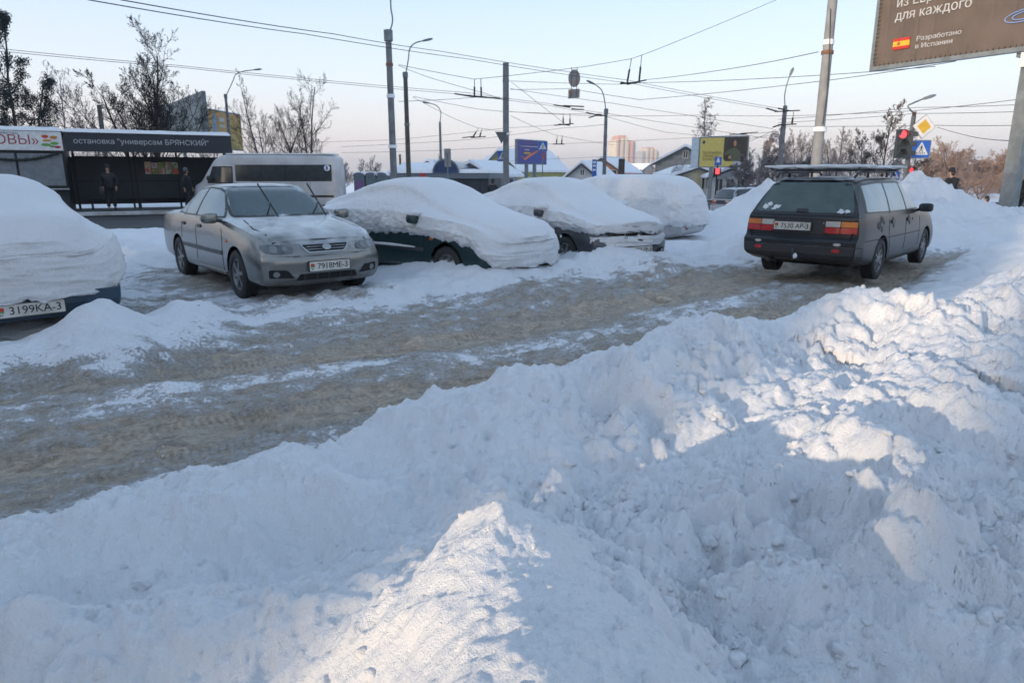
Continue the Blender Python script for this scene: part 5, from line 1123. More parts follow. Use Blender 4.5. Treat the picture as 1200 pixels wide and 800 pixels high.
# near traffic light with priority sign
M_redl = mat('red_signal', (.6,.02,.02), .4, emit=(1.,.04,.05), estr=1.6); M_off = mat('dead_signal', (.03,.035,.035), .3)
M_tl = mat('signal_housing', (.055,.065,.068), .6)
def signal(root, c_, w_, h_, rz, lit=True):
    X = Vector((math.cos(rz), math.sin(rz), 0)); F = frame(c_, X, (0,0,1)); b = MB(); b.prism(rounded(box2(-w_/2,-h_/2,w_/2,h_/2), .04), F, .18); o = b.build('signal_housing', M_tl, root)
    for i in range(3):
        cz = h_*(.33-.33*i); r = h_*.135; b = MB(); b.prism([(r*math.cos(t), cz+r*math.sin(t)) for t in np.linspace(0,2*PI,20,endpoint=False)], F @ Matrix.Translation((0,0,.012)), .011); b.build('lens', M_redl if (lit and i == 0) else M_off, o)
        v = MB(); pts = [(r*1.1*math.cos(t), cz+r*1.1*math.sin(t)) for t in np.linspace(-.3, PI+.3, 14)]
        vs = [F @ Vector((x,y,0)) for x,y in pts]+[F @ Vector((x,y,.16)) for x,y in pts]; n = len(pts); v.add(vs, [(i_,i_+1,n+i_+1,n+i_) for i_ in range(n-1)]); v.build('visor', M_tl, o, fix=False)
    return o
p = at(1061, 205, 26.5); root = thing('traffic_light', 'near traffic light showing red on its left head, second head turned away', 'traffic light', (p.x,26.5,-.2))
zz = lambda y, Y=26.5: at(1061,y,Y).z+.2
b = MB(); b.tube([(0,.05,0),(.03,.05,zz(136))], .06, 12); b.build('post', M_steel, root, True)
signal(root, ((at(1056.5,170,26.2).x-p.x), -.3, zz(169)), .32, zz(152.5)-zz(186), R_(4)); signal(root, ((at(1066,170,26.4).x-p.x), -.18, zz(170)), .30, zz(153)-zz(186), R_(78), False)
p2 = at(1083, 148.5, 26.2); root = thing('priority_sign', 'yellow and white diamond priority sign above the crossing sign', 'sign', p2)
Fd = frame((0,0,0), (math.cos(.785-.06),0,math.sin(.785-.06)), (-math.sin(.785-.06),0,math.cos(.785-.06)))
b = MB(); b.prism(rounded(box2(-.31,-.31,.31,.31), .04), Fd @ Matrix.Translation((0,0,-.004)), .03); b.build('sign_rim', M_tin, root); b = MB(); b.prism(rounded(box2(-.295,-.295,.295,.295), .035), Fd @ Matrix.Translation((0,0,.004)), .006); o = b.build('white_field', M_white, root)
b = MB(); b.prism(rounded(box2(-.18,-.18,.18,.18), .02), Fd @ Matrix.Translation((0,0,.009)), .004); b.build('yellow_field', M_yel, o)
b = MB(); b.bar((-.6,.06,-.3), (.1,.06,-.05), .04); b.build('bracket', M_steel, root)
p = at(1066, 205, 54); root = thing('traffic_light', 'far traffic light showing red between the roof rack and the snow heap', 'traffic light', (p.x,54,-.8))
signal(root, (0,-.1,at(1066,205,54).z+.8), .4, 1.15, 0); b = MB(); b.tube([(0,.05,0),(0,.05,3.1)], .07, 8); b.build('post', M_steel, root, True)
p = at(1050, 195, 53); root = thing('diamond_sign_back', 'grey diamond sign seen from behind, over the roof rack', 'sign', p); b = MB(); b.prism(box2(-.4,-.4,.4,.4), frame((0,0,0), (.7,0,.7), (-.7,0,.7)), .03); b.build('panel', M_tin, root)
p = at(840.5, 205, 46); root = thing('traffic_light', 'narrow traffic light glowing red under a blue plate, before the yellow billboard', 'traffic light', (p.x,46,-.7))
z0 = lambda y: at(840,y,46).z+.7
b = MB(); b.bbox((-.22,0,z0(206)), (.22,.2,z0(197))); o = b.build('signal_housing', M_ink, root); b = MB(); b.bbox((-.12,-.02,z0(204)), (.12,-.002,z0(197.5))); b.build('lens', M_redl, o)
b = MB(); b.bbox((-.22,0,z0(194)), (.22,.03,z0(184))); o = b.build('blue_plate', M_sblue, root); b = MB(); b.prism([(0,.25),(.13,-.1),(-.13,-.1)], frame((0,-.004,z0(188.5)), (1,0,0), (0,0,1)), .003); b.build('white_arrow', M_white, o)
b = MB(); b.tube([(0,.1,0),(0,.1,z0(184))], .05, 8); b.build('post', M_ink, root, True)
# ------------------------------------------------------------------ billboards
def hit(px, py, P0, e):
    d = at(px, py, 1.)-Vector((0,0,EYE)); n = Vector((e[1], -e[0], 0)); t = (Vector((P0[0],P0[1],0)).dot(n))/d.dot(n); q = d*t+Vector((0,0,EYE)); return ((q.x-P0[0])*e[0]+(q.y-P0[1])*e[1], q.z)
M_cloth = mat('brown_banner_cloth', (.135,.105,.088), .8, col2=(.105,.083,.07), nscale=1.5, bump=.5, bscale=90)
M_lw = mat('banner_white', (.5,.5,.5), .6)
P0 = (12.3, 24.9); ee = (.524, -.852); rz = math.atan2(ee[1], ee[0]); zb = at(1020.5, 84, 24.9).z
root = thing('brown_billboard', 'big brown billboard on a square grey post, with a Spanish flag and white lettering', 'billboard', (P0[0],P0[1],0), rz)
Wb, Hb = 6.1, 3.1; nx, nz = 170, 60
U_, V_ = np.meshgrid(np.linspace(.10, Wb-.1, nx), np.linspace(zb+.12, zb+Hb, nz)); fold = 0
for k, uf in enumerate((.42,.95,1.45,1.98,2.5,3.05,3.6,4.2,4.8,5.4)):
    uu_ = U_-uf-.03*np.sin(V_*1.3+k); fold = fold+.022*np.exp(-(uu_/.035)**2)*(.6+.4*np.sin(V_*2+k))
sag = .035*np.exp(-((V_-zb-.12)/.22)**2)*np.abs(pn(U_*2.2, V_*3))*2+.012*fbm(U_*1.2, V_*1.2, o=3)+.02*np.exp(-((V_-zb-.3-.12*np.sin(U_*1.4))/.05)**2)*np.clip(pn(U_*1.1+3, V_*.5),0,1)*2
me = grid_mesh('banner', U_, -.07+fold-sag*.8, V_); me.materials.append(M_cloth); ban = link('banner', me, root)
fr = MB()
for a, b in (((0,-.12,zb),(Wb,.10,zb+.13)), ((0,-.12,zb+.132),(.11,.10,zb+Hb+.1)), ((Wb-.11,-.12,zb+.132),(Wb,.10,zb+Hb+.1)), ((0,-.12,zb+Hb+.102),(Wb,.1,zb+Hb+.2))): fr.bbox(a, b)
fr.build('frame', M_steel, root); q = MB(); q.bbox((.112,.02,zb+.132), (Wb-.112,.08,zb+Hb+.1)); q.build('back_sheet', M_tin, root)
lac = MB()
for k in range(22): lac.bar((.10,-.125,zb+.25+k*.13), (.20,-.095,zb+.27+k*.13), .018)
for k in range(40): lac.bar((.2+k*.15,-.125,zb+.125), (.2+k*.15,-.095,zb+.19), .014)
tag(lac.build('lacing', M_ink, root), kind='stuff')
FB = frame((0,0,0), (1,0,0), (0,0,1))
def btext(s, px0, px1, py, size, bold=.0):
    u0, z_0 = hit(px0, py[0], P0, ee); u1, z_1 = hit(px1, py[1], P0, ee)
    return text(s, size, M_lw, ban, FB @ Matrix.Translation(((u0+u1)/2, (z_0+z_1)/2, .118)), bold=bold, width=abs(u1-u0), th=.035)
btext('для каждого', 1052, 1141, (19,5), .40, .0)
btext('из Европы', 1054, 1125, (4,-9), .40, .0)
btext('Разработано', 1076.5, 1128.5, (45.5,39), .20); btext('в Испании', 1075, 1118, (54.5,49.5), .20)
u0, z_0 = hit(1048, 59.5, P0, ee); u1, z_1 = hit(1069, 43.5, P0, ee)
for a, b, m_ in ((0,.27,M_pred),(.272,.728,M_yel),(.73,1,M_pred)):
    q = MB(); q.bbox((u0,-.125,z_0+(z_1-z_0)*a), (u1,-.09,z_0+(z_1-z_0)*b)); f_ = q.build('flag_stripe', m_, ban)
q = MB(); cx, cz = u0+(u1-u0)*.36, (z_0+z_1)/2; q.prism([(cx+.05*math.cos(t), cz+.06*math.sin(t)) for t in np.linspace(0,2*PI,12,endpoint=False)], FB @ Matrix.Translation((0,0,.128)), .01); q.build('flag_crest', mat('crest', (.35,.1,.05), .5), ban)
M_glow = mat('banner_blue_line', (.25,.4,.75), .5)
uc, zc = hit(1196, 20, P0, ee)
for rr, hh in ((.55,.16),(.36,.10)):
    q = MB(); q.tube([(uc+.2+rr*math.cos(t), -.115, zc+.02+hh*math.sin(t)+.1*rr*math.cos(t)) for t in np.linspace(.9,2*PI-.6,26)], .012, 6); q.build('printed_ring', M_glow, ban)
up, _ = hit(1189, 160, P0, ee)
q = MB(); q.bbox((up-.19,.12,.0), (up+.19,.50,zb+1.4)); q.build('post', M_steel, root); q = MB(); q.bbox((up-.35,.102,zb-.12), (up+.6,.45,zb-.002)); q.build('bracket', M_steel, root)
q = MB(); q.bbox((up-.18,-.02,zb-.42), (up+.55,.09,zb-.02)); q.build('owner_plate', M_white, root)

def art(parent, F, items, z=.01):
    for nm, poly, m_ in items:
        q = MB(); q.prism(poly, F @ Matrix.Translation((0,0,z)), .006); q.build(nm, m_, parent); z += .006
def billboard(name, label, pl, pr_, Y0, Y1, yt, yb, post_px, face, frame_m=M_steel, group=None, zbase=-.7, depth=.3):
    "panel between picture columns pl and pr_, depths Y0 and Y1"
    a, b = at(pl, yb, Y0), at(pr_, yb, Y1); t0 = at(pl, yt, Y0).z; e = Vector((b.x-a.x, b.y-a.y, 0)); W_ = e.length; H_ = t0-a.z; rz = math.atan2(e.y, e.x)
    root = thing(name, label, 'billboard', (a.x,a.y,zbase), rz, group); z0_ = a.z-zbase
    q = MB(); q.bbox((0,0,z0_), (W_,depth,z0_+H_)); q.build('frame', frame_m, root)
    F = frame((0,-.004,z0_), (1,0,0), (0,0,1)); q = MB(); q.prism(box2(.1,.1,W_-.1,H_-.1), F, .01*0+.003); pan = q.build('panel', face, root)
    for px in (post_px if isinstance(post_px, tuple) else (post_px,)):
        q = MB(); q.bbox((px*W_-.17,.05,0), (px*W_+.17,.3-.01,z0_)); q.build('post', frame_m, root)
    snowslab('snow_cap', 0, W_, 0, depth, z0_+H_, .06, root, 3)
    return root, pan, F, W_, H_
M_purple = mat('purple_print', (.10,.055,.20), .5, col2=(.035,.07,.30), nscale=.45, namt=.9)
root, pan, F, W_, H_ = billboard('purple_billboard', 'purple and blue billboard with an orange swoosh, beyond the dark grey car', 606, 640.5, 72, 76, 163, 192.5, (.35,.62), M_purple)
art(pan, F, [('swoosh', [(.5,.9),(1.2,.6),(2.0,1.0),(W_-.6,1.75),(2.1,.75),(1.3,.4)], mat('swoosh_orange', (.7,.2,.06), .5)), ('caption', box2(.35,H_-.7,W_-1.1,H_-.62), M_lw), ('caption', box2(1.2,H_-1.05,2.0,H_-.95), M_lw), ('caption', box2(1.1,H_-1.4,2.2,H_-1.25), M_yel), ('red_mark', [(W_-.75,.55),(W_-.4,.55),(W_-.4,1.2),(W_-.55,1.35),(W_-.7,1.1)], M_pred)])
M_by = mat('yellow_print', (.56,.47,.13), .5)
root, pan, F, W_, H_ = billboard('yellow_billboard', 'yellow billboard with a photo of a man in olive, behind the far parked cars', 818, 875, 68, 66, 160.5, 196.5, .27, M_by)
M_photo = mat('photo_dark', (.045,.03,.028), .5, col2=(.02,.015,.014), nscale=1.2)
text('Пристёгивайтесь', .40, mat('print_brown', (.10,.075,.02), .5), pan, F @ Matrix.Translation((1.25,H_*.48,.01)), bold=.01, width=1.75)
text('в поездках для', .40, MATS['print_brown'], pan, F @ Matrix.Translation((1.12,H_*.375,.01)), bold=.01, width=1.45)
text('безопасности', .40, MATS['print_brown'], pan, F @ Matrix.Translation((1.17,H_*.27,.01)), bold=.01, width=1.6)
sk = mat('skin_print', (.45,.22,.14), .6); ol = mat('olive_print', (.09,.10,.06), .6)
x0 = W_*.51
art(pan, F, [('photo_field', rounded([(x0,H_*.28),(x0+.2,H_*.2),(W_-.1,H_*.2),(W_-.1,H_-.1),(x0,H_-.1)], .1), M_photo), ('grey_field', box2(W_*.72,.1,W_-.1,H_*.2), mat('grey_print', (.4,.42,.47), .5)),
    ('printed_jacket', [(x0+.1,H_*.45),(x0+.7,H_*.62),(x0+1.0,H_*.64),(x0+1.5,H_*.5),(x0+1.6,H_*.2),(x0+.7,H_*.2),(x0+.6,H_*.45),(x0+.2,H_*.38)], ol), ('printed_face', [(x0+1.0+.13*math.cos(t), H_*.77+.27*math.sin(t)) for t in np.linspace(0,2*PI,14,endpoint=False)], sk), ('printed_hand', [(x0+.6+.14*math.cos(t), H_*.33+.16*math.sin(t)) for t in np.linspace(0,2*PI,10,endpoint=False)], sk), ('emblem_print', [(.42+.13*math.cos(t), H_-.5+.15*math.sin(t)) for t in np.linspace(0,2*PI,14,endpoint=False)], MATS['sign_navy'])])
q = MB(); a = at(811, 198, 70)-root.location; 
q.bbox((-.75,.05,at(811,197,68).z+.7), (-.05,.35,at(811,161,68).z+.7)); q.build('side_panel', mat('pale_blue_panel', (.45,.55,.62), .5), root)
M_bw = mat('faded_grey_print', (.20,.235,.24), .6, col2=(.15,.18,.18), nscale=.8)
G2 = None
root, pan, F, W_, H_ = billboard('grey_billboard', 'faded grey-green billboard half, left of the yellow one above the shelter roof', 190, 242.6, 70, 56, 127, 172, .5, M_bw, M_steel)
M_oy = mat('orange_yellow_print', (.42,.20,.07), .5, col2=(.40,.33,.08), nscale=.35, namt=.8)
root, pan, F, W_, H_ = billboard('orange_billboard', 'yellow and orange billboard half with a blue figure, above the shelter roof end', 243.5, 285, 56.2, 62, 126.5, 174, .6, M_oy, M_steel)
art(pan, F, [('blue_figure', [(1.2,1.2),(1.5,1.0),(1.65,1.6),(1.6,2.6),(1.4,2.9),(1.15,2.4)], mat('print_blue', (.12,.3,.5), .5)), ('white_mark', box2(2.1,2.2,3.0,2.5), M_lw), ('white_mark', box2(2.1,1.75,3.0,1.95), M_lw), ('white_arc', [(.4,.6),(.55,.6),(1.0,1.6),(1.2,1.9),(.95,1.8)], M_lw)])

# ------------------------------------------------------------------ houses
M_roofsn = mat('roof_snow', (.80,.82,.86), .8, col2=(.76,.78,.82), nscale=1.2, bump=.6, bscale=2)
M_win = mat('house_window', (.03,.04,.05), .15, coat=.5); M_frame = mat('window_frame_white', (.6,.6,.58), .6)
def wallmat(n, c): return mat(n, c, .85, col2=tuple(k*.85 for k in c), nscale=2.5, bump=.5, bscale=20)
def house(name, label, px, Y, rz, W, D, eave, ridge, wm, wins=(), base=-.9, chimney=None, over=.45, group=None, gablewin=True, cat='house', blocks=False):
    "gable end faces local -y, centred; ridge runs along +y"
    p = at(px, 205, Y); root = thing(name, label, cat, (p.x,Y,base), R_(rz), group)
    q = MB(); q.v = []; h = W/2
    q.add([(-h,0,0),(h,0,0),(h,0,eave),(0,0,ridge),(-h,0,eave),(-h,D,0),(h,D,0),(h,D,eave),(0,D,ridge),(-h,D,eave)], [(0,1,2,3,4),(9,8,7,6,5),(1,6,7,2),(5,0,4,9)]); q.build('wall', wm, root)
    sl_ = (ridge-eave)/h
    for s in (-1, 1):
        a = Vector((0,-over,ridge+.06)); b = Vector((s*(h+over),-over,eave-sl_*over+.06)); up = Vector((0,0,.32)); q = MB(); q.add([a,b,b+Vector((0,D+2*over,0)),a+Vector((0,D+2*over,0)),a+up,b+up*.8,b+up*.8+Vector((0,D+2*over,0)),a+up+Vector((0,D+2*over,0))], [(0,1,2,3),(4,5,6,7),(0,1,5,4),(1,2,6,5),(2,3,7,6)]); rf = q.build('snowy_roof', M_roofsn, root)
        q = MB(); q.bar(a+Vector((0,-.03,-.1)), b+Vector((0,-.03,-.1)), .06, .22); q.build('barge_board', mat('dark_board', (.06,.06,.07), .7), rf)
    for (x, z, w_, h_) in wins:
        q = MB(); q.bbox((x-w_/2-.1,-.05,z-h_/2-.1), (x+w_/2+.1,.0,z+h_/2+.1)); f_ = q.build('window', M_frame, root); q = MB(); q.bbox((x-w_/2,-.07,z-h_/2), (x-.04,-.052,z+h_/2)); q.bbox((x+.04,-.07,z-h_/2), (x+w_/2,-.052,z+h_/2)); q.build('pane', M_win, f_)
    for k in range(int(D/3.2)):
        for s in (-1, 1):
            y = 1.8+k*3.2; q = MB(); q.bbox((s*h-.05,y-.6,1.0), (s*h+.05,y+.6,2.3)); f_ = q.build('window', M_frame, root); q = MB(); q.bbox((s*h-.07,y-.5,1.1), (s*h+.07,y+.5,2.2)); q.build('pane', M_win, f_)
    if blocks:
        q = MB()
        for r_ in range(int(ridge/.6)):
            for c_ in range(int(W/.9)+1):
                x = -h+.45+c_*.9+(.45 if r_%2 else 0)-.2; z = .3+r_*.6
                if abs(x)+.42 < h-max(0, (z+.3-eave))/sl_*1.0 and z+.3 < ridge: q.bbox((x-.42,-.035,z-.27), (x+.42,.0,z+.27))
        tag(q.build('block_courses', mat('pale_block', (.36,.345,.33), .9, col2=(.24,.235,.23), nscale=.9, namt=1.2), root), kind='stuff')
    if chimney:
        x, y, hh = chimney; zc_ = ridge-abs(x)*sl_; q = MB(); q.bbox((x-.3,y-.3,zc_-.5), (x+.3,y+.3,ridge+hh)); q.build('chimney', wallmat('brick_chimney', (.30,.15,.10)), root)
    return root
M_wy = wallmat('wall_olive_yellow', (.38,.36,.13)); M_wo = wallmat('wall_orange', (.55,.22,.11)); M_wg = wallmat('wall_grey', (.36,.36,.37)); M_ww = wallmat('wall_white', (.5,.5,.5)); M_wc = wallmat('wall_cream', (.55,.50,.34)); M_wb = wallmat('wall_block', (.24,.235,.23)); M_wbl = wallmat('wall_bluegrey', (.36,.42,.5))
Zt = lambda py, Y, base=-.9: at(600, py, Y).z-base
house('yellow_house', 'olive yellow house with a steep snowy gable roof behind the thick plain pole', 586, 92, -38, 6.0, 11, Zt(199,92), Zt(177,92), M_wy)
house('yellow_barn', 'long low olive green house under snow behind the purple billboard', 636, 104, 62, 6.5, 9, Zt(197,104), Zt(184,104), M_wy)
house('grey_gable_house', 'small grey gabled house beside the dark pavilion', 553, 64, -22, 3.6, 7, Zt(205,64), Zt(192,64), M_wg, wins=((0,Zt(200,64)-.3,.3,.6),))
house('white_gable_house', 'white gabled house with one small attic window before the orange house', 682.5, 72, -20, 3.3, 8, Zt(207.5,72), Zt(192,72), M_ww, wins=((.0,Zt(202,72),.35,.5),))
house('orange_house', 'orange gabled house with a snowy roof behind the street lamp', 705, 108, -24, 6.2, 11, Zt(201,108), Zt(185.5,108), M_wo, wins=((1.6,Zt(203,108),1.4,.8),))
house('stone_house', 'unplastered pale block house with one attic window left of the yellow billboard', 802, 84, -20, 7.0, 9, Zt(191,84), Zt(172.5,84), M_wb, wins=((.0,Zt(181,84),.45,.75),), blocks=True)
house('cream_cottage', 'low cream cottage with a red sign under the yellow billboard', 817, 76, 8, 4.6, 6, Zt(205,76), Zt(197,76), M_wc, wins=((-.9,1.6,.6,1.1),(.9,1.6,.6,1.1)))
house('white_shop', 'small white gabled shop with three dark windows below the billboard', 856, 72, -6, 3.9, 7, Zt(207,72), Zt(198,72), M_ww, wins=((-1.1,1.5,.7,1.2),(0,1.5,.7,1.2),(1.1,1.5,.7,1.2)))
house('small_orange_house', 'tiny orange gable far off between the towers and the block house', 780, 150, -18, 5.5, 8, Zt(206,150), Zt(196,150), M_wo)
house('far_pink_house', 'distant pink gable just above the pavilion roof', 502, 120, -14, 5.0, 9, Zt(199,120), Zt(189,120), M_wo)
house('far_roofed_house', 'distant low house under heavy snow left of the towers', 760, 190, 40, 9, 12, Zt(203,190), Zt(193,190), M_wg)
# pavilion with round roof window
root = thing('market_pavilion', 'long dark low pavilion with a blue round-topped window and thick roof snow', 'building', (at(508,205,58).x,58,-.7), R_(-8))
def P(name, m, *boxes, parent=None):
    b = MB()
    for a, c_ in boxes: b.bbox(a, c_)
    return b.build(name, m, parent or root)
P('wall', M_fas, ((-3.7,0,0),(4.6,7,2.0))); P('fascia', mat('pavilion_fascia', (.12,.14,.17), .5), ((-3.8,-.35,2.0),(4.75,7,2.45)))
for k in range(7): P('window', M_win, ((-3.4+k*1.1,-.03,.7),(-2.6+k*1.1,.0,1.8)))
snowslab('roof_snow', -3.85, 4.8, -.4, 7, 2.46, .28, root, 2); ar = MB(); ar.prism([(1.0*math.cos(t), 1.0*math.sin(t)) for t in np.linspace(0,PI,16)], frame((1.15,-.45,2.46), (1,0,0), (0,0,1)), 5); ao = ar.build('arched_window', mat('arch_blue', (.02,.05,.13), .2), root)
ar = MB(); ar.tube([(1.15+1.06*math.cos(t), -.45, 2.47+1.06*math.sin(t)) for t in np.linspace(0,PI,16)], .07, 6); ar.build('arch_rim', M_steel, ao, True)
P('red_sign', M_pred, ((-1.0,-.42,2.02),(-.6,-.36,2.42)))
root = thing('long_pavilion', 'snow-roofed market hall at the left of the two tall poles', 'building', (at(452,205,66).x,66,-.7), 0)
P('wall', M_fas, ((0,0,0),(11,8,2.3))); q = MB(); q.add([(-.3,-.4,2.3),(11.2,-.4,2.3),(11.2,8,2.3),(-.3,8,2.3),(1.2,3.8,3.5),(10.2,3.8,3.5)], [(0,1,5,4),(1,2,5),(2,3,4,5),(3,0,4)]); q.build('snowy_roof', M_roofsn, root)
for k in range(4): P('window', M_win, ((.5+k*1.4,-.03,.9),(1.4+k*1.4,0,1.9)))
for i, (px, lb, cc) in enumerate(((420.5,'booth with a purple door nearest the minibus tail',(.16,.07,.2)),(434.5,'middle grey-green booth with a domed snowy roof',(.10,.14,.15)),(446.5,'booth with a domed roof next to the market hall',(.07,.10,.14)))):
    Y = 50; p = at(px, 205, Y); root = thing('domed_booth', lb, 'booth', (p.x,Y,-.7), 0, 'domed booths behind the minibus'); P('wall', mat('booth_wall', (.10,.13,.15), .5), ((-.38,0,0),(.38,.9,2.2)))
    P('door', mat('booth_door_%d' % i, cc, .5), ((-.25,-.03,.3),(.25,0,1.9))); q = MB(); q.prism([(.45*math.cos(t), .26*math.sin(t)) for t in np.linspace(0,PI,14)], frame((0,-.06,2.2), (1,0,0), (0,0,1)), 1.0); q.build('domed_roof', MATS['pavilion_fascia'], root); q = MB(); q.prism([(.47*math.cos(t), .26*math.sin(t)) for t in np.linspace(0,PI,14)]+[(.42*math.cos(t), .20*math.sin(t)) for t in np.linspace(PI,0,14)], frame((0,-.08,2.25), (1,0,0), (0,0,1)), 1.04); q.build('roof_snow', M_roofsn, root)
# towers
def tower(label, pl, pr_, Y, yt, rz, cols, D, steps):
    p = at((pl+pr_)/2, 205, Y); H_ = at(600,yt,Y).z+2; W_ = (pr_-pl)*Y/822*.86; root = thing('apartment_tower', label, 'tower block', (p.x,Y,-1.5), R_(rz), 'pink and cream tower blocks on the horizon')
    n = len(cols); bw = W_/n; st = MB(); st2 = MB()
    for i, (cn, dz, dy) in enumerate(cols):
        q = MB(); x0_, x1_ = -W_/2+i*bw, -W_/2+(i+1)*bw; q.bbox((x0_+.02,dy,0), (x1_-.02,D,H_-dz)); q.build('bay', MATS[cn], root)
        for f in range(int((H_-dz)/2.9)-1):
            z = 2+f*2.9; b = st if i%2 else st2; b.bbox((x0_+bw*.2,dy-.15,z), (x0_+bw*.45,dy-.02,z+1.5)); b.bbox((x0_+bw*.6,dy-.15,z), (x0_+bw*.85,dy-.02,z+1.5))
    for f in range(int(H_/2.9)-2):
        for k in range(int(D/4)): st.bbox((W_/2+.02,1+k*4,2+f*2.9), (W_/2+.15,2.8+k*4,3.5+f*2.9))
    st.v += []; st.build('windows', mat('tower_window', (.16,.17,.20), .4), root)['kind'] = 'stuff'; st2.build('loggias', mat('tower_loggia', (.30,.27,.27), .5), root)['kind'] = 'stuff'
    for (a, b, z0_, z1_) in steps: q = MB(); q.bbox((-W_/2+W_*a,3,H_+z0_), (-W_/2+W_*b,D-3,H_+z1_)); q.build('roof_house', MATS['tower_pink'], root)
for n_, c_ in (('tower_pink',(.50,.27,.25)),('tower_cream',(.55,.48,.40)),('tower_white',(.5,.5,.5)),('tower_grey',(.33,.33,.36))): mat(n_, c_, .8)
tower('taller tower block, pink crowned, on the horizon right of the orange house', 718, 747, 900, 162, 14, [('tower_cream',2,0),('tower_pink',0,1.5),('tower_cream',0,0),('tower_white',0,1.5),('tower_cream',0,0),('tower_pink',3,1.5),('tower_pink',4,0),('tower_grey',4,1.5)], 26, [(.15,.55,0,3)])
tower('shorter cream tower block right of the taller pink one', 749, 774, 1150, 174.5, 14, [('tower_grey',4,0),('tower_cream',3,1.5),('tower_cream',0,0),('tower_grey',0,1.5),('tower_cream',0,0),('tower_pink',0,1.5),('tower_cream',1,0),('tower_grey',4,1.5)], 24, [(.3,.7,0,2)])
tower('low pale pink block peeping over the orange house roof', 689, 733, 1300, 188, 10, [('tower_pink',8,0),('tower_cream',7,1.5),('tower_white',6,0),('tower_cream',5,1.5),('tower_white',0,0),('tower_cream',1,1.5)], 20, [])

# ------------------------------------------------------------------ trees
def fasttube(vs, fs, pts, r0, r1, n):
    m = len(pts); b = len(vs); u = None
    for i, p in enumerate(pts):
        d = (pts[min(i+1,m-1)]-pts[max(i-1,0)]).normalized()
        if u is None: u, v = perp(d)
        r = r0+(r1-r0)*i/(m-1)
        for k in range(n): a = 2*PI*k/n; vs.append(p+(u*math.cos(a)+v*math.sin(a))*r)
    fs += [(b+i*n+k, b+i*n+(k+1)%n, b+(i+1)*n+(k+1)%n, b+(i+1)*n+k) for i in range(m-1) for k in range(n)]
def tree_mesh(seed, H, spread=.45, trunk_r=.14, lv=(11,7,5,3), up=.55, droop=0., leaf=0, leafsize=.05, first=.22, multi=1, fan=.22, lean=0., twig=.018, crooked=.22, clump=0):
    rnd = random.Random(seed); T = ([], []); B = ([], []); Lf = ([], [])
    def rv(): return Vector((rnd.uniform(-1,1), rnd.uniform(-1,1), rnd.uniform(-1,1)))
    def grow(p, d, L, r, lvl):
        n = 7 if lvl == 0 else (5 if lvl < 3 else 3); pts = [p.copy()]; q = p.copy(); dd = d.copy()
        for i in range(n):
            dd = (dd+rv()*crooked*(.5 if lvl == 0 else 1)+Vector((0,0,(up*.22 if lvl else .05)-droop*(lvl >= 2)*.5*(i/n+.3)))).normalized(); q = q+dd*L/n; pts.append(q.copy())
        tgt = T if lvl == 0 else B; fasttube(tgt[0], tgt[1], pts, r, max(r*(.3 if lvl else .25), twig*.5), 8 if lvl == 0 else (5 if lvl == 1 else 3))
        if lvl >= len(lv):
            for _ in range(leaf if leaf < 1 else int(leaf)) if leaf >= 1 else range(1 if rnd.random() < leaf else 0):
                c = pts[rnd.randint(1, n)]+rv()*(.03+clump*.5); a, b = rv().normalized()*leafsize, rv().normalized()*leafsize*.7; k = len(Lf[0]); Lf[0].extend((c-a, c+b, c+a, c-b)); Lf[1].append((k,k+1,k+2,k+3))
            return
        cnt = lv[lvl]
        for i in range(cnt):
            t = (first if lvl == 0 else .15)+(.98-(first if lvl == 0 else .15))*((i+rnd.random())/cnt); k = t*n; j = min(int(k), n-1); c = pts[j].lerp(pts[j+1], k-j); dl = (pts[j+1]-pts[j]).normalized(); u, v = perp(dl); a = rnd.uniform(0, 2*PI) if lvl else i*2.4+rnd.uniform(-.5,.5)
            ang = rnd.uniform(.5,1.0) if lvl else (1.15-.6*t)*(1.4-up); nd = (dl*math.cos(ang)+(u*math.cos(a)+v*math.sin(a))*math.sin(ang)).normalized()
            if lvl == 0: ln = H*spread*(1.05-.72*t)*rnd.uniform(.75,1.15)
            else: ln = L*rnd.uniform(.35,.6)*(1.1-.5*t)
            grow(c, nd, ln, max(r*(1-.7*t)*(.45 if lvl == 0 else .55), twig*.6), lvl+1)
    for s in range(multi):
        a = s*2.2+seed; dl = Vector((math.cos(a)*fan*(multi > 1)+lean, math.sin(a)*fan*(multi > 1), 1)).normalized(); grow(Vector((0,0,0)), dl, H*(1-.12*s), trunk_r, 0)
    zt_ = sorted(q.z for q in B[0])[int(len(B[0])*.985)]; rr_ = sorted(math.hypot(q.x, q.y) for q in B[0])[int(len(B[0])*.97)]
    for q in T[0]+B[0]+Lf[0]: q.x /= rr_; q.y /= rr_; q.z /= zt_
    out = []
    for nm, (v, f) in (('trunk', T), ('branches', B), ('leaves', Lf)):
        if not f: continue
        me = bpy.data.meshes.new(nm); me.from_pydata([tuple(q) for q in v], [], f); 
        if nm != 'leaves': shade(me)
        out.append((nm, me))
    return out
M_bark = mat('dark_bark', (.045,.04,.038), .9, col2=(.03,.027,.025), nscale=4, bump=.5, snow=.12); M_twig = mat('dark_twigs', (.024,.02,.019), .95, spec=.1)
M_frost = mat('frosted_twigs', (.30,.28,.30), .9, col2=(.13,.115,.12), nscale=1.3, namt=1.2, snow=.25); M_frostw = mat('warm_frosted_twigs', (.36,.27,.235), .9, col2=(.22,.155,.13), nscale=.7, namt=1.2)
M_needle = mat('dark_needles', (.018,.03,.028), .8, col2=(.01,.017,.018), nscale=3); M_dead = mat('dead_leaves', (.05,.035,.03), .9, col2=(.025,.02,.018), nscale=3); M_redl2 = mat('russet_leaves', (.10,.06,.055), .9, col2=(.2,.17,.17), nscale=2, namt=1.2); M_birchb = mat('birch_bark', (.4,.38,.36), .8, col2=(.1,.09,.09), nscale=2)
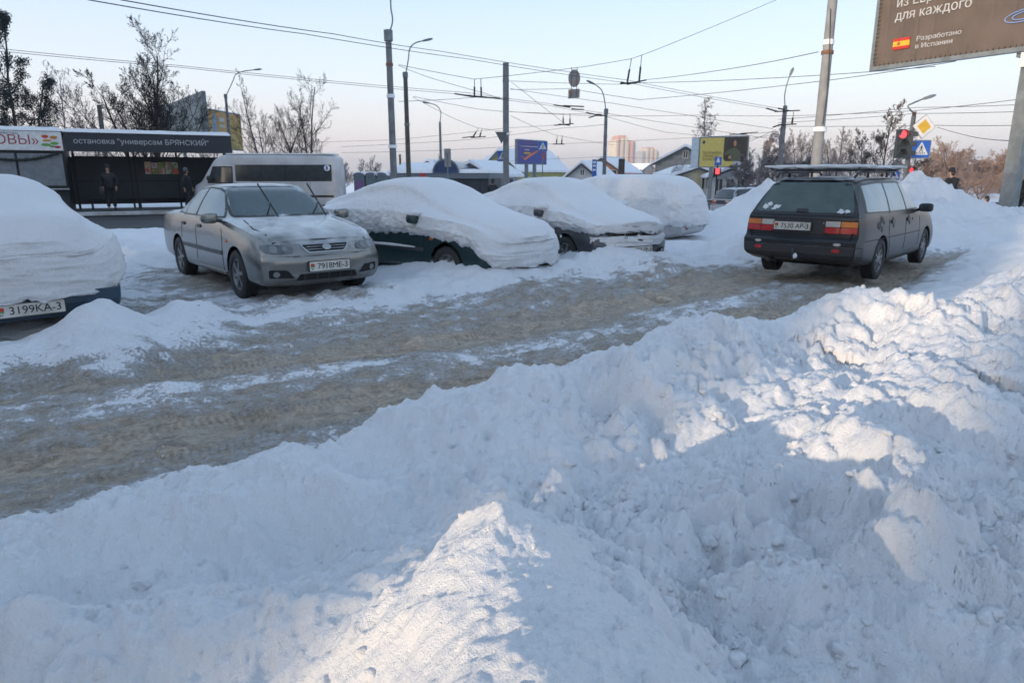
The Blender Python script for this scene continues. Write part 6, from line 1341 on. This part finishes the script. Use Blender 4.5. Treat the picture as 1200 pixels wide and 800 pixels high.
def tree(label, meshes, px, Y, mats, rz=0., yt=100, wpx=40, name='bare_tree', cat='tree', group=None, base=-.7, trunkfix=None):
    p = at(px, 205, Y); root = thing(name, label, cat, (p.x,Y,base), rz, group); H_ = at(600, yt, Y).z-base; R = wpx/2*Y/840; root.scale = (R,R,H_)
    for nm, me in meshes:
        if not me.materials: me.materials.append(mats[nm])
        link(nm, me, root)
    return root
mk = lambda a, b, c_=None: {'trunk': a, 'branches': b, 'leaves': c_ or a}
HT = lambda py, Y, base=-.7: at(600, py, Y).z-base
def TM(seed, H=10., **k): return tree_mesh(seed, H, **k)
pine = TM(11, spread=.36, trunk_r=.16, lv=(15,7,5), up=.3, leaf=20, leafsize=.062, first=.12, crooked=.3, clump=.38, twig=.02)
pine2 = TM(12, spread=.34, trunk_r=.15, lv=(13,7,5), up=.3, leaf=19, leafsize=.06, first=.12, crooked=.34, clump=.34, twig=.02, lean=.08)
EV = mk(M_bark,M_twig,M_needle)
tree('dark evergreen at the left edge of the frame, behind the kiosk', pine, -12, 43, EV, .3, 26, 120, 'evergreen_tree')
tree('tall ragged evergreen with a bare leaning top, behind the kiosk', pine2, 26, 44, EV, 2.1, 20, 92, 'evergreen_tree')
tree('low dark evergreen filling in beneath the ragged one', pine, 50, 47, EV, 4.2, 92, 90, 'evergreen_tree')
tree('squat dark evergreen at the frame edge, between the tall two', pine2, 4, 46, EV, 5.0, 62, 100, 'evergreen_tree')
willow = TM(21, spread=.5, trunk_r=.14, lv=(9,8,7,3), up=.5, droop=2.0, first=.35, twig=.016)
tree('pale weeping willow between the evergreens and the leafy tree', willow, 86, 60, mk(M_frost,M_frost), 1., 78, 52, 'willow_tree')
ash = TM(5, spread=.62, trunk_r=.15, lv=(7,8,7,5), up=.55, leaf=.45, leafsize=.055, first=.12, crooked=.15, twig=.014, multi=5, fan=.34)
tree('big spreading tree holding its dead leaves, above the shelter roof', ash, 176, 52, mk(M_bark,M_twig,M_dead), .6, 42, 156)
map1 = TM(33, spread=.55, trunk_r=.15, lv=(8,7,6,4), up=.45, first=.2, multi=3, fan=.5, crooked=.18, twig=.014)
tree('bare snow-lined tree leaning left, behind the minibus cab', map1, 318, 56, mk(M_bark,M_twig), 2.6, 94, 100)
map2 = TM(36, spread=.55, trunk_r=.15, lv=(8,7,6,4), up=.4, first=.16, multi=3, fan=.45, crooked=.18, twig=.014)
tree('bare rounded tree above the minibus roof, right of the leaning one', map2, 360, 58, mk(M_bark,M_twig), 1.1, 92, 98)
birch = TM(44, spread=.34, trunk_r=.13, lv=(14,7,6,3), up=.8, droop=.9, first=.3, twig=.02, leaf=.2, leafsize=.08)
tree('tall slim birch rising behind the yellow billboard', birch, 827, 92, mk(M_birchb,M_frost,M_dead), .4, 117, 44, 'birch_tree')
fr1 = TM(51, spread=.6, trunk_r=.15, lv=(11,8,7,4), up=.55, first=.08, multi=2, twig=.026, crooked=.22); fr2 = TM(52, spread=.5, trunk_r=.15, lv=(12,8,7,4), up=.7, first=.08, multi=2, twig=.026, crooked=.2); fr3 = TM(53, spread=.48, trunk_r=.15, lv=(14,9,7), up=.3, first=.04, leaf=7, leafsize=.16, twig=.026, crooked=.25, clump=.3)
FR = mk(M_bark, M_frost, M_frost)
for px, Y, yt, k, ms, lb in ((884,70,170,46,fr1,'frosted shrub just right of the yellow billboard'),(897,66,160,34,fr3,'frosted young fir left of the orange-topped pole'),(912,72,154,52,fr2,'frosted tree directly behind the orange-topped pole'),(936,68,152,52,fr1,'frosted tree between the orange-topped pole and the pale pole'),(954,74,158,46,fr2,'frosted tree hidden behind the pale pole'),(978,66,152,46,fr2,'slender frosted tree just right of the pale pole'),(998,72,160,40,fr1,'frosted tree between the pale pole and the russet tree'),(874,60,184,44,fr3,'low frosted bush beside the white shop'),(905,58,182,50,fr3,'low snowy bush over the dark far estate car'),(942,60,186,60,fr3,'low frosted bush at the foot of the pale pole')):
    tree(lb, ms, px, Y, FR, px*.7, yt, k, 'frosted_tree', group='frosted trees along the far street')
rus = TM(61, spread=.5, trunk_r=.14, lv=(13,8,7,3), up=.5, leaf=.7, leafsize=.10, first=.1, crooked=.22, twig=.018, clump=.1)
RU = mk(M_bark,M_twig,M_redl2)
tree('russet-leaved tree behind the red traffic light', rus, 1034, 48, RU, .2, 122, 74, 'russet_tree')
tree('smaller russet tree left of the traffic light', rus, 1008, 52, RU, 3.4, 152, 54, 'russet_tree')
tree('low russet tree under the crossing sign', rus, 1074, 54, RU, 5.4, 166, 70, 'russet_tree')
bu1 = TM(71, spread=.6, trunk_r=.13, lv=(11,8,6,4), up=.65, first=.03, multi=3, twig=.035, crooked=.22); bu2 = TM(72, spread=.65, trunk_r=.13, lv=(11,8,6,4), up=.45, first=.03, multi=3, twig=.035, crooked=.25)
for i, (px, Y, yt, k, ms, lb) in enumerate(((1114,82,164,64,bu1,'tallest warm-lit thicket tree right of the priority sign'),(1094,90,182,60,bu2,'low thicket behind the crossing sign'),(1134,86,186,60,bu2,'thicket bush beyond the hatted person'),(1154,92,180,66,bu1,'brown thicket left of the billboard post'),(1174,90,177,60,bu2,'brown thicket just left of the billboard post'),(1198,88,178,60,bu1,'brown thicket right of the billboard post'),(1222,84,176,60,bu2,'brown thicket at the right edge of the frame'),(1152,64,206,56,bu2,'rounded low bush above the snow heap shoulder'),(1120,70,203,60,bu1,'low rounded bush behind the hatted person'),(1182,70,204,60,bu1,'low rounded bush close by the billboard post'),(1084,76,196,60,bu2,'low brown bush between the traffic light and the heap'))):
    tree(lb, ms, px, Y, mk(M_bark,M_frostw), i*1.3, yt, k, 'thicket_bush', 'bush', 'warm brown thicket on the right')
for i, (px, Y, yt, k, ms, lb) in enumerate(((431,72,183,30,fr1,'small frosted tree behind the domed booths'),(443,84,192,26,fr2,'low frosted bush left of the market hall'),(520,120,182,22,fr1,'far frosted tree over the pavilion roof'),(578,110,188,26,fr2,'far frosted bush left of the yellow house'),(650,120,184,22,fr1,'far frosted tree right of the green-walled house'),(744,150,196,36,fr2,'far frosted thicket below the towers'),(766,160,197,40,fr1,'far frosted thicket right of the snowy far house'),(795,76,188,24,fr1,'frosted shrub before the block house wall'),(60,66,150,60,fr2,'frosted bush behind the kiosk roof'),(250,80,152,60,fr1,'thin frosted tree behind the shelter end'),(402,95,186,24,fr2,'far frosted tree above the minibus tail'),(112,70,142,40,fr1,'frosted shrub between the willow and the leafy tree'))):
    tree(lb, ms, px, Y, FR, i*1.7, yt, k, 'frosted_tree', group='frosted trees in the background')
# tree line closing the horizon
def treeline(name, label, pl, pr_, Y, yt, m, seed):
    q = MB(); rnd = random.Random(seed); x0_, x1_ = at(pl,205,Y).x, at(pr_,205,Y).x; h = HT(yt, Y, -1.2)
    n = int((x1_-x0_)/.8)
    for i in range(n):
        x = x0_+(x1_-x0_)*rnd.random(); hh = h*(.55+.45*rnd.random())*(.7+.3*math.sin(x*.07+seed)); y = Y+rnd.uniform(-8,8)
        for k in range(7):
            a = rnd.uniform(0,2*PI); l = hh*rnd.uniform(.5,1); q.tube([(x,y,-1.2),(x+math.cos(a)*l*.12,y,-1.2+l*.5),(x+math.cos(a)*l*.3,y+math.sin(a)*l*.2,-1.2+l)], [.16,.11,.03], 3, False)
    tag(q.build(name, m, None), label, kind='stuff')
treeline('far_wood', 'hazy far-off line of bare trees along the horizon', -200, 1500, 260, 196, M_frost, 1)

# ------------------------------------------------------------------ unseen blocks of flats added behind the photographer to shade the lane
M_flat = wallmat('shade_flats_wall', (.42,.40,.38))
sa, ca = math.sin(az), math.cos(az)
def flats(label, off0, off1, dist, H_):
    "facade square to the sun; off is measured to the right of the sun line"
    root = thing('shade_flats', label, 'building', (-sa*dist+ca*(off0+off1)/2, -ca*dist-sa*(off0+off1)/2, -.7), -az); W_ = off1-off0
    q = MB(); q.bbox((-W_/2,-12,0), (W_/2,0,H_)); q.build('wall', M_flat, root); q = MB(); q.bbox((-W_/2-.2,-12.2,H_+.002), (W_/2+.2,.2,H_+.4)); q.build('roof', M_roofsn, root)
    wq = MB(); 
    for f in range(int(H_/2.8)):
        for k in range(int(W_/3)): x = -W_/2+1+k*3; wq.bbox((x,.01,1+f*2.8), (x+1.5,.06,2.4+f*2.8))
    tag(wq.build('windows', M_win, root), kind='stuff'); return root
flats('tall block of flats added for shade behind the photographer, farthest to the left', -95, -26, 46, 31)
flats('long block of flats added for shade behind the photographer, to the left of the sun gap', -25.9, GAP[0], 46, 21.5)
for i, (dist, off, hh) in enumerate(((22,-2.5,9.5),(25,-4.4,10.5),(22.5,-6.3,9.8),(26,-8.2,11),(23,-10.1,10),(26.5,-11.8,11),(30,-3.3,12),(31,-5.4,12.5),(30.5,-7.3,12),(31,-9.2,12),(30,-11.0,12),(35,-2.5,13),(36,-6.2,13.5),(35.5,-10.2,13),(20,-2.35,9),(28,-2.2,11))):      # unseen bare poplars added to break up the low sun
    root = thing('sun_filter_poplar', ('nearest','second','third','fourth','fifth','sixth','first back-row','second back-row','third back-row','fourth back-row','fifth back-row','left rearmost','middle rearmost','right rearmost','shortest','slimmest')[i]+' of the poplars added behind the photographer to filter the sun', 'tree', (-sa*dist+ca*off, -ca*dist-sa*off, -.3), i*2., 'poplars added behind the photographer to filter the sun'); root.scale = (1.15,1.15,hh)
    for nm, me in bu1: link(nm, me, root)
flats('long block of flats added for shade behind the photographer, to the right of the sun gap', GAP[1], 60, 46, 21.5)
# ------------------------------------------------------------------ winter haze
hz = MB(); hz.bbox((-3050,-320,-2.4), (3050,4050,75)); m = bpy.data.materials.new('haze'); m.use_nodes = True; N = m.node_tree.nodes; N.remove(N['Principled BSDF']); pv_ = N.new('ShaderNodeVolumePrincipled'); pv_.inputs['Density'].default_value = .00045; pv_.inputs['Color'].default_value = (.93,.94,.97,1); pv_.inputs['Anisotropy'].default_value = .2
m.node_tree.links.new(pv_.outputs[0], N['Material Output'].inputs['Volume']); ho = hz.build('haze', m); tag(ho, 'thin winter haze over the whole place', kind='stuff')
